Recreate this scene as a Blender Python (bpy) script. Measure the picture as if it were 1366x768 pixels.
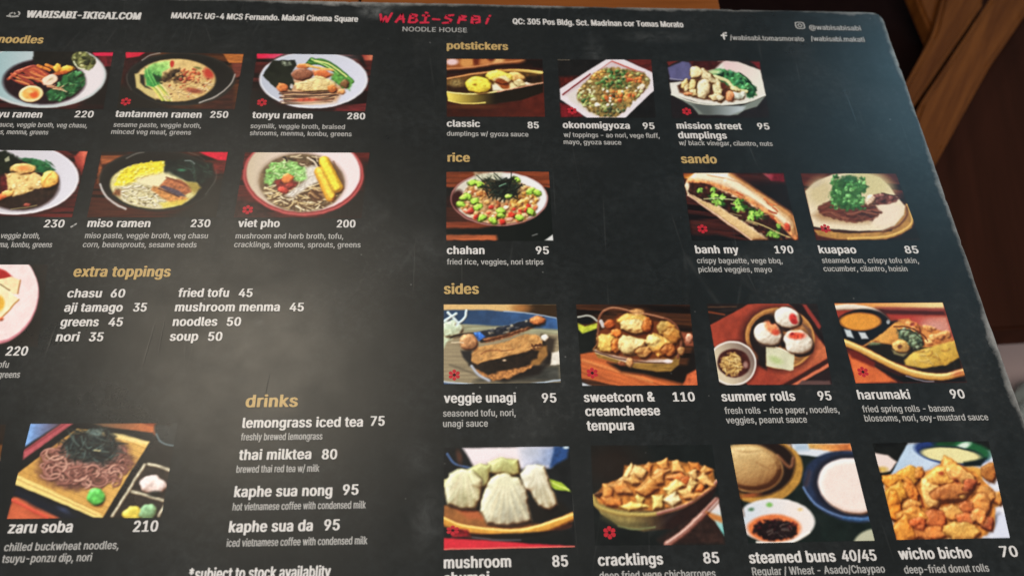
import bpy, bmesh, math, random
import numpy as np
from mathutils import Vector, Matrix

# ------------------------------------------------------------------ clear, camera, light, exposure
for _o in list(bpy.data.objects):
    bpy.data.objects.remove(_o)
scene = bpy.context.scene
C = scene.collection
MM = 0.001

cam_data = bpy.data.cameras.new('camera')
cam = bpy.data.objects.new('camera', cam_data)
C.objects.link(cam)
CAM_LOC = Vector((-0.0259791, -0.19691172, 0.31808153))
_rot = Matrix(((9.97597248e-01, 5.88722574e-04, -6.92775867e-02),
               (-3.69668941e-02, 8.50238564e-01, -5.25097927e-01),
               (5.85933388e-02, 5.26397224e-01, 8.48217415e-01)))
cam.matrix_world = Matrix.Translation(CAM_LOC) @ _rot.to_4x4()
cam_data.sensor_width = 36.0
cam_data.lens = 36.0 * 1250.0 / 1366.0
cam_data.clip_start = 0.01
cam_data.clip_end = 50.0
cam_data.dof.use_dof = True
cam_data.dof.focus_distance = 0.372
cam_data.dof.aperture_fstop = 11.0
scene.camera = cam

world = bpy.data.worlds.new('World')
scene.world = world
world.use_nodes = True
world.node_tree.nodes['Background'].inputs[0].default_value = (0.75, 0.85, 1.0, 1)
world.node_tree.nodes['Background'].inputs[1].default_value = 0.08


def area(name, loc, target, size, power, color, shape='DISK', size_y=None, spec=1.0):
    l = bpy.data.lights.new(name, 'AREA')
    l.shape = shape
    l.size = size
    if size_y:
        l.size_y = size_y
    l.energy = power
    l.color = color
    l.specular_factor = spec
    o = bpy.data.objects.new(name, l)
    C.objects.link(o)
    o.location = loc
    o.rotation_euler = (Vector(target) - Vector(loc)).to_track_quat('-Z', 'Y').to_euler()
    return o


# warm ceiling lamp whose scuffed reflection lies on the left half, a cool window to the far right,
# and the broad light of the room from behind the reader
area('ceiling_lamp', (-0.36, 0.56, 1.12), (-0.11, 0.0, 0), 0.34, 2.7, (1.0, 0.87, 0.68))
area('window_light', (1.25, 1.35, 1.05), (0.19, 0.12, 0), 0.42, 4.0, (0.36, 0.76, 1.0), 'RECTANGLE', 0.42)
area('room_light', (-0.25, -0.9, 1.5), (0, 0, 0), 1.3, 34.0, (1.0, 0.95, 0.9), 'RECTANGLE', 0.9)

scene.view_settings.view_transform = 'Standard'
scene.view_settings.look = 'None'
scene.view_settings.gamma = 1.0
scene.view_settings.exposure = 0.0
scene.view_settings.use_curve_mapping = False

PRINT_GAIN = 1.0
SMUDGES = [(-60.7, 157.0, 10.1, 6.3, 0.5), (-55.1, 161.3, 14.5, 3.7, 0.35), (44.9, 129.7, 7.2, 17.2, 0.1), (77.3, 143.1, 26.1, 4.7, 0.12), (-32.8, -93.2, 7.8, 16.3, 0.12), (-37.0, -71.2, 7.5, 8.6, 0.1), (-98.2, -14.9, 2.8, 2.7, 0.14), (-37.0, 19.5, 24.5, 15.1, 0.07), (2.6, -57.2, 13.9, 18.4, 0.05), (99.2, 12.4, 28.7, 7.5, 0.08), (174.0, -59.1, 11.8, 22.2, 0.06), (-175.9, 30.0, 17.7, 15.2, 0.05)]
TEXTS = [
    ('header', 'WABISABI-IKIGAI.COM', -222.22, 148.42, 52.25),
    ('address', 'MAKATI: UG-4 MCS Fernando. Makati Cinema Square', -156.02, 149.7, 87.6),
    ('address', 'QC: 305 Pos Bldg. Sct. Madrinan cor Tomas Morato', 5.93, 150.18, 84.13),
    ('logo2', 'NOODLE HOUSE', -47.04, 143.88, 30.75),
    ('social', '/wabisabi.tomasmorato', 111.98, 142.01, 37.12),
    ('social', '/wabisabi.makati', 152.56, 142.32, 27.29),
    ('social', '@wabisabisabi', 153.46, 150.28, 26.39),
    ('heading', 'noodles', -230.67, 131.7, 19.91),
    ('heading', 'potstickers', -25.98, 132.6, 29.11),
    ('heading', 'rice', -25.69, 64.41, 9.77),
    ('heading', 'sando', 77.5, 64.75, 16.19),
    ('heading', 'sides', -27.22, -2.79, 13.97),
    ('heading', 'extra toppings', -171.74, 5.29, 37.2),
    ('heading', 'drinks', -99.34, -50.94, 18.86),
    ('name', 'shoyu ramen', -227.28, 86.81, 25.88),
    ('name', 'tantanmen ramen', -170.7, 87.79, 37.06),
    ('name', 'tonyu ramen', -111.8, 88.03, 26.47),
    ('name', 'miso ramen', -170.98, 29.01, 24.83),
    ('name', 'viet pho', -111.23, 29.28, 16.89),
    ('name', 'zaru soba', -172.29, -96.01, 20.88),
    ('name', 'classic', -26.0, 84.38, 14.86),
    ('name', 'okonomigyoza', 26.08, 84.29, 30.49),
    ('name', 'mission street', 78.1, 84.7, 30.16),
    ('name', 'dumplings', 78.05, 79.09, 22.35),
    ('name', 'chahan', -26.03, 16.2, 15.43),
    ('name', 'banh my', 77.08, 16.81, 18.41),
    ('name', 'kuapao', 129.8, 16.93, 16.17),
    ('name', 'veggie unagi', -27.17, -49.96, 26.86),
    ('name', 'sweetcorn &', 25.12, -50.11, 26.98),
    ('name', 'creamcheese', 25.24, -55.76, 28.18),
    ('name', 'tempura', 25.34, -61.55, 17.56),
    ('name', 'summer rolls', 77.61, -50.33, 28.56),
    ('name', 'harumaki', 130.7, -50.02, 20.7),
    ('name', 'mushroom', -27.09, -110.67, 22.74),
    ('name', 'shumai', -27.08, -115.94, 15.25),
    ('name', 'cracklings', 25.27, -110.89, 22.47),
    ('name', 'steamed buns', 77.74, -111.17, 30.56),
    ('name', 'wicho bicho', 130.97, -110.93, 26.38),
    ('name', 'lemongrass iced tea', -99.51, -59.04, 43.05),
    ('name', 'thai milktea', -99.44, -71.23, 25.35),
    ('name', 'kaphe sua nong', -99.42, -84.74, 33.55),
    ('name', 'kaphe sua da', -99.73, -97.06, 28.07),
    ('topping', 'chasu', -172.06, -4.2, 12.92),
    ('topping', 'aji tamago', -171.86, -10.54, 21.74),
    ('topping', 'greens', -171.91, -16.91, 14.06),
    ('topping', 'nori', -172.19, -23.34, 8.45),
    ('topping', 'fried tofu', -130.29, -4.03, 19.44),
    ('topping', 'mushroom menma', -130.47, -10.48, 39.79),
    ('topping', 'noodles', -130.35, -16.91, 16.68),
    ('topping', 'soup', -130.49, -23.33, 10.53),
    ('price', '220', -187.76, 87.29, 7.93),
    ('price', '250', -129.95, 87.99, 7.77),
    ('price', '280', -70.2, 88.06, 7.93),
    ('price', '230', -187.92, 28.71, 7.9),
    ('price', '230', -130.1, 29.17, 7.78),
    ('price', '200', -71.24, 29.26, 7.64),
    ('price', '60', -155.75, -4.22, 5.36),
    ('price', '35', -146.2, -10.52, 5.05),
    ('price', '45', -154.25, -16.96, 5.26),
    ('price', '35', -160.18, -23.39, 5.2),
    ('price', '45', -107.12, -4.06, 5.32),
    ('price', '45', -86.95, -10.55, 5.45),
    ('price', '50', -110.15, -16.97, 5.35),
    ('price', '50', -116.34, -23.39, 5.29),
    ('price', '220', -188.95, -29.24, 7.78),
    ('price', '75', -53.77, -58.77, 5.14),
    ('price', '80', -70.4, -71.36, 5.4),
    ('price', '95', -62.27, -84.58, 5.44),
    ('price', '95', -67.88, -96.98, 5.31),
    ('price', '210', -131.52, -96.28, 8.13),
    ('price', '85', 10.18, 83.96, 5.06),
    ('price', '95', 62.57, 84.29, 5.32),
    ('price', '95', 115.61, 84.84, 5.59),
    ('price', '95', 10.46, 16.27, 5.41),
    ('price', '190', 110.84, 16.88, 8.01),
    ('price', '85', 167.15, 17.01, 5.88),
    ('price', '95', 9.35, -50.16, 5.48),
    ('price', '110', 58.95, -50.2, 8.46),
    ('price', '95', 115.09, -50.27, 5.27),
    ('price', '90', 167.49, -49.99, 5.68),
    ('price', '85', 9.64, -110.89, 5.37),
    ('price', '85', 61.81, -110.83, 5.49),
    ('price', '40/45', 110.57, -111.14, 12.3),
    ('price', '70', 167.88, -110.82, 6.3),
    ('description', 'soy sauce, veggie broth, veg chasu,', -224.38, 81.43, 43.15),
    ('description', 'noodles, menma, greens', -224.27, 77.31, 27.6),
    ('description', 'sesame paste, veggie broth,', -170.29, 82.06, 37.26),
    ('description', 'minced veg meat, greens', -170.51, 78.06, 33.71),
    ('description', 'soymilk, veggie broth, braised', -111.82, 82.21, 40.96),
    ('description', 'shrooms, menma, konbu, greens', -111.7, 78.15, 44.0),
    ('description', 'tofu skin, veggie broth,', -215.02, 23.32, 26.83),
    ('description', 'menma, konbu, greens', -207.63, 19.01, 25.01),
    ('description', 'miso paste, veggie broth, veg chasu', -170.78, 23.53, 48.3),
    ('description', 'corn, beansprouts, sesame seeds', -170.79, 19.14, 44.46),
    ('description', 'mushroom and herb broth, tofu,', -111.47, 23.55, 43.3),
    ('description', 'cracklings, shrooms, sprouts, greens', -111.57, 19.32, 50.58),
    ('description', 'noodles, tofu', -202.33, -34.29, 15.65),
    ('description', 'beansprouts, greens', -204.93, -38.42, 23.19),
    ('description', 'freshly brewed lemongrass', -99.49, -63.88, 28.84),
    ('description', 'brewed thai red tea w/ milk', -99.67, -75.98, 28.8),
    ('description', 'hot vietnamese coffee with condensed milk', -99.37, -89.51, 45.35),
    ('description', 'iced vietnamese coffee with condensed milk', -99.88, -101.98, 46.92),
    ('description', 'chilled buckwheat noodles,', -172.08, -101.96, 36.91),
    ('description', 'tsuyu-ponzu dip, nori', -171.86, -105.84, 28.7),
    ('description', 'dumplings w/ gyoza sauce', -26.0, 79.07, 36.29),
    ('description', 'w/ toppings - ao nori, vege fluff,', 26.08, 79.09, 43.41),
    ('description', 'mayo, gyoza sauce', 25.8, 74.92, 25.91),
    ('description', 'w/ black vinegar, cilantro, nuts', 77.85, 75.05, 42.92),
    ('description', 'fried rice, veggies, nori strips', -26.03, 11.1, 39.3),
    ('description', 'crispy baguette, vege bbq,', 77.01, 11.87, 36.06),
    ('description', 'pickled veggies, mayo', 77.02, 7.55, 30.79),
    ('description', 'steamed bun, crispy tofu skin,', 130.04, 12.06, 41.64),
    ('description', 'cucumber, cilantro, hoisin', 129.79, 7.96, 35.92),
    ('description', 'seasoned tofu, nori,', -27.43, -55.48, 26.76),
    ('description', 'unagi sauce', -27.43, -59.58, 16.42),
    ('description', 'fresh rolls - rice paper, noodles,', 77.94, -55.5, 44.17),
    ('description', 'veggies, peanut sauce', 77.89, -59.39, 30.92),
    ('description', 'fried spring rolls - banana', 131.18, -55.41, 35.9),
    ('description', 'blossoms, nori, soy-mustard sauce', 131.14, -59.18, 48.42),
    ('description', 'deep fried vege chicharrones', 25.37, -115.62, 39.89),
    ('description', 'Regular / Wheat - Asado/Chaypao', 78.06, -115.31, 46.7),
    ('description', 'deep-fried donut rolls', 131.57, -115.77, 30.38),
    ('footnote', '*subject to stock availablity', -110.92, -112.72, 46.32),
]
PRINTS = {
    'shoyu': ([(-230.98, 126.2), (-178.49, 127.2), (-176.3, 92.21), (-226.86, 91.36)], [(-68, 77), (1288, 81), (1178, 734), (-188, 734)]),
    'tantanmen': ([(-172.78, 127.09), (-119.73, 127.13), (-119.87, 93.15), (-170.67, 92.96)], [(137, 76), (1328, 95), (1237, 653), (46, 641)]),
    'tonyu': ([(-113.63, 127.51), (-60.41, 127.77), (-62.48, 92.78), (-113.62, 92.82)], [(99, 91), (1271, 106), (1192, 676), (15, 660)]),
    'tofu_ramen': ([(-227.27, 68.59), (-178.36, 68.37), (-177.82, 33.77), (-224.81, 34.25)], [(-293, 70), (817, 84), (670, 698), (-447, 684)]),
    'miso': ([(-172.41, 68.03), (-119.87, 68.67), (-120.55, 34.1), (-171.91, 33.8)], [(178, 89), (1325, 89), (1216, 683), (41, 683)]),
    'pho': ([(-112.57, 68.56), (-59.47, 68.99), (-61.38, 34.05), (-113.3, 34.14)], [(116, 92), (1250, 96), (1175, 690), (14, 683)]),
    'plate': ([(-230.92, 10.8), (-182.31, 10.86), (-178.24, -25.51), (-227.08, -25.24)], [(-436, 53), (259, 53), (202, 493), (-533, 493)]),
    'sliver': ([(-224.97, -56.61), (-182.11, -56.82), (-179.3, -91.09), (-221.91, -90.32)], [(-819, 87), (41, 82), (-72, 727), (-973, 727)]),
    'soba': ([(-173.66, -56.63), (-122.51, -56.93), (-122.89, -91.59), (-173.71, -91.06)], [(210, 77), (1213, 72), (1101, 717), (46, 724)]),
    'classic': ([(-25.98, 126.12), (19.09, 126.9), (18.33, 90.95), (-26.0, 90.25)], [(46, 69), (1025, 73), (1052, 660), (46, 660)]),
    'okonomi': ([(26.39, 126.82), (71.24, 127.83), (69.24, 91.31), (25.31, 90.61)], [(69, 77), (1025, 77), (1075, 668), (96, 668)]),
    'mission': ([(78.75, 127.0), (124.14, 128.52), (122.51, 91.93), (76.84, 90.98)], [(73, 92), (1021, 84), (1129, 672), (131, 676)]),
    'chahan': ([(-26.17, 58.75), (18.21, 59.41), (17.98, 23.01), (-26.18, 22.66)], [(38, 66), (991, 63), (1033, 705), (38, 708)]),
    'banh': ([(77.42, 59.18), (122.63, 59.63), (122.46, 23.57), (76.4, 23.21)], [(77, 77), (1013, 77), (1159, 702), (161, 705)]),
    'kuapao': ([(130.42, 59.5), (174.01, 59.72), (175.59, 23.95), (129.93, 23.59)], [(56, 80), (943, 84), (1173, 698), (203, 702)]),
    'unagi': ([(-27.22, -7.62), (17.32, -7.72), (16.9, -41.99), (-27.17, -42.25)], [(45, 38), (1005, 38), (1043, 704), (45, 717)]),
    'tempura': ([(25.27, -7.73), (71.11, -8.0), (69.23, -43.54), (24.92, -43.47)], [(54, 38), (1024, 42), (1091, 726), (106, 733)]),
    'summer': ([(78.22, -7.49), (123.61, -7.59), (121.79, -43.83), (77.79, -43.61)], [(51, 32), (992, 32), (1120, 723), (160, 726)]),
    'harumaki': ([(130.82, -7.42), (176.4, -7.16), (175.79, -43.33), (131.27, -43.27)], [(51, 29), (976, 22), (1184, 704), (234, 710)]),
    'mushroom': ([(-27.14, -67.64), (18.4, -67.66), (17.79, -104.36), (-27.1, -104.49)], [(36, 36), (893, 26), (932, 712), (36, 732)]),
    'cracklings': ([(26.25, -67.47), (71.22, -67.77), (70.39, -104.61), (24.82, -103.98)], [(41, 46), (870, 41), (963, 722), (72, 727)]),
    'buns': ([(77.97, -67.71), (123.32, -67.85), (123.64, -104.2), (78.54, -104.25)], [(20, 38), (840, 31), (1006, 694), (146, 712)]),
    'wicho': ([(131.89, -67.96), (176.74, -67.64), (173.06, -104.23), (131.68, -104.09)], [(20, 56), (812, 41), (957, 701), (184, 714)]),
}
BADGES = [(-167.48, 96.77), (-108.35, 97.36), (-108.12, 37.99), (30.9, 94.78), (84.02, 95.2), (81.74, 29.19), (135.15, 29.63), (-23.23, -38.53), (29.22, -38.14), (-24.02, -97.83), (30.17, -99.64), (135.25, -38.47)]

# ------------------------------------------------------------------ helpers
def mesh_obj(name, me, mat=None, parent=None, loc=None):
    o = bpy.data.objects.new(name, me)
    C.objects.link(o)
    if mat:
        me.materials.append(mat)
    if parent:
        o.parent = parent
    if loc:
        o.location = loc
    return o


def pydata(name, verts, faces, mat=None, parent=None, smooth=False):
    me = bpy.data.meshes.new(name)
    me.from_pydata([tuple(v) for v in verts], [], [tuple(f) for f in faces])
    me.update()
    if smooth:
        me.polygons.foreach_set('use_smooth', [True] * len(me.polygons))
    return mesh_obj(name, me, mat, parent)


def thing(name, label, cat, loc=(0, 0, 0), group=None):
    o = bpy.data.objects.new(name, None)
    o.empty_display_size = 0.02
    C.objects.link(o)
    o.location = loc
    o['label'] = label
    o['category'] = cat
    if group:
        o['group'] = group
    return o


def box_obj(name, lo, hi, mat, parent=None, bevel=0.0, rot=None, centre=None):
    bm = bmesh.new()
    bmesh.ops.create_cube(bm, size=1)
    lo = Vector(lo); hi = Vector(hi)
    d = hi - lo; c = (hi + lo) / 2
    for v in bm.verts:
        v.co = Vector((v.co.x * d.x, v.co.y * d.y, v.co.z * d.z)) + c
    if bevel:
        bmesh.ops.bevel(bm, geom=bm.edges[:], offset=bevel, segments=3, affect='EDGES', profile=0.6)
    if rot is not None:
        bmesh.ops.transform(bm, matrix=rot, verts=bm.verts)
    me = bpy.data.meshes.new(name)
    bm.to_mesh(me); bm.free()
    return mesh_obj(name, me, mat, parent)


def lin(c):
    c = np.asarray(c, float) / 255.0
    return np.where(c <= 0.04045, c / 12.92, ((c + 0.055) / 1.055) ** 2.4)


def new_mat(name):
    m = bpy.data.materials.new(name)
    m.use_nodes = True
    nt = m.node_tree
    return m, nt, nt.nodes['Principled BSDF']


def nd(nt, typ, **kw):
    n = nt.nodes.new(typ)
    for k, v in kw.items():
        setattr(n, k, v)
    return n


def noise(nt, vec, scale, detail=4, rough=0.55, dist=0.0):
    n = nd(nt, 'ShaderNodeTexNoise')
    n.inputs['Scale'].default_value = scale
    n.inputs['Detail'].default_value = detail
    n.inputs['Roughness'].default_value = rough
    n.inputs['Distortion'].default_value = dist
    nt.links.new(vec, n.inputs['Vector'])
    return n.outputs[0]


def ramp(nt, fac, stops):
    r = nd(nt, 'ShaderNodeValToRGB')
    e = r.color_ramp.elements
    while len(e) < len(stops):
        e.new(0.5)
    for el, (p, c) in zip(e, stops):
        el.position = p
        el.color = (c, c, c, 1) if not isinstance(c, tuple) else (*c, 1)
    nt.links.new(fac, r.inputs[0])
    return r.outputs[0]


def mathn(nt, op, a, b=None):
    n = nd(nt, 'ShaderNodeMath', operation=op)
    for i, x in enumerate((a, b)):
        if x is None:
            continue
        if isinstance(x, (int, float)):
            n.inputs[i].default_value = x
        else:
            nt.links.new(x, n.inputs[i])
    return n.outputs[0]


def mix(nt, fac, a, b):
    n = nd(nt, 'ShaderNodeMix', data_type='RGBA')
    for s, x in ((n.inputs[0], fac), (n.inputs[6], a), (n.inputs[7], b)):
        if isinstance(x, (int, float)):
            s.default_value = x
        elif isinstance(x, tuple):
            s.default_value = (*x, 1)
        else:
            nt.links.new(x, s)
    return n.outputs[2]


def mapped(nt, scale=(1, 1, 1), rot=(0, 0, 0), loc=(0, 0, 0)):
    g = nd(nt, 'ShaderNodeNewGeometry')
    m = nd(nt, 'ShaderNodeMapping')
    m.inputs['Scale'].default_value = scale
    m.inputs['Rotation'].default_value = rot
    m.inputs['Location'].default_value = loc
    nt.links.new(g.outputs['Position'], m.inputs['Vector'])
    return m.outputs[0]


def laminate(nt, bsdf, base, wear=1.0, dust=(0.42, 0.42, 0.40)):
    """One matt laminate film over everything printed: the same gloss, grime and fine scratches
    run across the card, the pictures and the lettering."""
    L = nt.links.new
    p = mapped(nt)
    # roughness: handled, greasy film
    n1 = noise(nt, p, 9.0, 5, 0.6, 0.4)
    n2 = noise(nt, p, 70.0, 4, 0.6)
    r = mathn(nt, 'ADD', mathn(nt, 'MULTIPLY', n1, 0.24), mathn(nt, 'MULTIPLY', n2, 0.10))
    r = mathn(nt, 'ADD', r, ROUGH - 0.17)
    L(r, bsdf.inputs['Roughness'])
    # grime clouds and dust, added over the print
    cloud = ramp(nt, noise(nt, p, 14.0, 6, 0.62, 0.6), [(0.50, 0.0), (0.80, 1.0)])
    fine = ramp(nt, noise(nt, mapped(nt, (1, 1, 1), (0, 0, 0), (3, 1, 0)), 420.0, 3, 0.6), [(0.50, 0.0), (0.82, 1.0)])
    smear = mathn(nt, 'MULTIPLY', cloud, mathn(nt, 'ADD', fine, 0.25))
    # dust specks
    v = nd(nt, 'ShaderNodeTexVoronoi')
    v.inputs['Scale'].default_value = 150.0
    L(p, v.inputs['Vector'])
    speck = ramp(nt, v.outputs['Distance'], [(0.03, 1.0), (0.07, 0.0)])
    sel = nd(nt, 'ShaderNodeSeparateColor')
    L(v.outputs['Color'], sel.inputs[0])
    speck = mathn(nt, 'MULTIPLY', speck, mathn(nt, 'GREATER_THAN', sel.outputs[0], 0.90))
    # thin scratches in a few directions
    scr = None
    for k, (ang, sc, th) in enumerate(((0.5, 26, 0.010), (-0.9, 34, 0.008), (1.9, 22, 0.008), (1.3, 40, 0.007))):
        q = mapped(nt, (1, 0.16, 1), (0, 0, ang), (k * 3.1, k * 1.7, 0))
        vv = nd(nt, 'ShaderNodeTexVoronoi', feature='DISTANCE_TO_EDGE')
        vv.inputs['Scale'].default_value = sc
        L(q, vv.inputs['Vector'])
        s = ramp(nt, vv.outputs['Distance'], [(0.0, 1.0), (th, 0.0)])
        gate = ramp(nt, noise(nt, mapped(nt, (1, 1, 1), (0, 0, 0), (k * 5, 2, 1)), 17, 2), [(0.60, 0.0), (0.70, 1.0)])
        s = mathn(nt, 'MULTIPLY', s, gate)
        scr = s if scr is None else mathn(nt, 'MAXIMUM', scr, s)
    w = mathn(nt, 'ADD', mathn(nt, 'MULTIPLY', smear, 0.10 * wear), mathn(nt, 'MULTIPLY', speck, 0.22 * wear))
    w = mathn(nt, 'ADD', w, mathn(nt, 'MULTIPLY', scr, 0.05 * wear))
    w = mathn(nt, 'MINIMUM', w, 0.6)
    col = mix(nt, w, base, dust)
    L(col, bsdf.inputs['Base Color'])
    b = nd(nt, 'ShaderNodeBump')
    b.inputs['Strength'].default_value = 0.25
    b.inputs['Distance'].default_value = 0.0006
    hb = mathn(nt, 'ADD', noise(nt, p, 24.0, 5, 0.55), mathn(nt, 'MULTIPLY', scr, -0.12))
    L(hb, b.inputs['Height'])
    L(b.outputs[0], bsdf.inputs['Normal'])
    bsdf.inputs['Specular IOR Level'].default_value = 0.5


ROUGH = 0.315

# ------------------------------------------------------------------ materials
# card: near-black ink with a whitened, abraded rim
m_card, nt, bs = new_mat('black_laminated_card')
g = nd(nt, 'ShaderNodeNewGeometry')
sx = nd(nt, 'ShaderNodeSeparateXYZ')
nt.links.new(g.outputs['Position'], sx.inputs[0])
CX0, CX1, CY0, CY1 = -0.256, 0.1935, -0.160, 0.1640
dr = mathn(nt, 'SUBTRACT', CX1, sx.outputs[0])
dt = mathn(nt, 'SUBTRACT', CY1, sx.outputs[1])
dl = mathn(nt, 'SUBTRACT', sx.outputs[0], CX0)
edge = mathn(nt, 'MINIMUM', mathn(nt, 'MINIMUM', dr, dt), dl)
wob = noise(nt, mapped(nt), 160.0, 6, 0.7)
wide = ramp(nt, noise(nt, mapped(nt), 16.0, 3, 0.5), [(0.35, 0.15), (0.75, 1.0)])
rim = mathn(nt, 'SUBTRACT', mathn(nt, 'MULTIPLY', mathn(nt, 'MULTIPLY', wob, wide), 0.0098), edge)
rim = ramp(nt, mathn(nt, 'MULTIPLY', rim, 300.0), [(0.0, 0.0), (0.9, 0.8)])
inkn = noise(nt, mapped(nt), 5.0, 3, 0.5)
ink = mix(nt, inkn, (0.0085, 0.0105, 0.0105), (0.0125, 0.0135, 0.0125))
ink = mix(nt, rim, ink, (0.33, 0.32, 0.30))
# old smudges where the film is rubbed
sm = None
for (x_, y_, rx_, ry_, k_) in SMUDGES:
    ax = mathn(nt, 'DIVIDE', mathn(nt, 'SUBTRACT', sx.outputs[0], x_ * MM), rx_ * MM)
    ay = mathn(nt, 'DIVIDE', mathn(nt, 'SUBTRACT', sx.outputs[1], y_ * MM), ry_ * MM)
    d_ = mathn(nt, 'SQRT', mathn(nt, 'ADD', mathn(nt, 'MULTIPLY', ax, ax), mathn(nt, 'MULTIPLY', ay, ay)))
    g_ = mathn(nt, 'MULTIPLY', ramp(nt, d_, [(0.1, 1.0), (1.0, 0.0)]), k_)
    sm = g_ if sm is None else mathn(nt, 'MAXIMUM', sm, g_)
sn_ = ramp(nt, noise(nt, mapped(nt), 130.0, 6, 0.7, 1.0), [(0.40, 0.1), (0.72, 1.0)])
ink = mix(nt, mathn(nt, 'MULTIPLY', sm, sn_), ink, (0.34, 0.35, 0.34))
mot = ramp(nt, noise(nt, mapped(nt), 260.0, 6, 0.75, 0.3), [(0.42, 0.0), (0.75, 1.0)])
mot2 = ramp(nt, noise(nt, mapped(nt, (1, 1, 1), (0, 0, 0), (4, 0, 0)), 30.0, 4, 0.6), [(0.38, 0.15), (0.65, 1.0)])
ink = mix(nt, mathn(nt, 'MULTIPLY', mathn(nt, 'MULTIPLY', mot, mot2), 0.035), ink, (0.40, 0.46, 0.48))
laminate(nt, bs, ink, 1.0)

m_rim, nt, bs = new_mat('worn_card_edge')
n_ = noise(nt, mapped(nt), 300, 5, 0.7)
nt.links.new(mix(nt, n_, (0.10, 0.09, 0.08), (0.55, 0.52, 0.48)), bs.inputs['Base Color'])
bs.inputs['Roughness'].default_value = 0.8

m_print, nt, bs = new_mat('printed_picture')
at = nd(nt, 'ShaderNodeAttribute', attribute_name='ink')
laminate(nt, bs, at.outputs['Color'], 0.35)


def ink_mat(name, rgb, var=0.12):
    m, nt, bs = new_mat(name)
    a = tuple(float(x) for x in lin(rgb))
    b = tuple(x * (1 - var * 2) for x in a)
    n = ramp(nt, noise(nt, mapped(nt), 900.0, 3, 0.6), [(0.3, 0.0), (0.7, 1.0)])
    laminate(nt, bs, mix(nt, n, b, a), 0.4)
    return m


m_white = ink_mat('white_ink', (226, 222, 218))
m_grey = ink_mat('small_white_ink', (182, 180, 176))
m_gold = ink_mat('gold_ink', (200, 168, 108))
m_red = ink_mat('red_ink', (214, 44, 70))
m_badge = ink_mat('badge_red_ink', (196, 42, 54))
m_dark = ink_mat('dark_ink', (40, 16, 18))


def wood_mat(name, dark, light, scale=1.0, rot=0.0, rough=0.45, stretch=0.06, spec=0.05):
    m, nt, bs = new_mat(name)
    q = nd(nt, 'ShaderNodeMapping')                                # turn first, then draw the grain out lengthwise
    q.inputs['Scale'].default_value = (1, stretch, 0.3)
    nt.links.new(mapped(nt, (1, 1, 1), (0, 0, rot)), q.inputs['Vector'])
    p = q.outputs[0]
    n1 = noise(nt, p, 45 * scale, 7, 0.65, 0.8)
    n2 = noise(nt, p, 240 * scale, 4, 0.7)
    f = mathn(nt, 'ADD', mathn(nt, 'MULTIPLY', n1, 0.7), mathn(nt, 'MULTIPLY', n2, 0.3))
    nt.links.new(ramp(nt, f, [(0.33, tuple(dark)), (0.68, tuple(light))]), bs.inputs['Base Color'])
    bs.inputs['Roughness'].default_value = rough
    bs.inputs['Specular IOR Level'].default_value = spec
    b = nd(nt, 'ShaderNodeBump')
    b.inputs['Strength'].default_value = 0.2
    b.inputs['Distance'].default_value = 0.001
    nt.links.new(f, b.inputs['Height'])
    nt.links.new(b.outputs[0], bs.inputs['Normal'])
    return m


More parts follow.
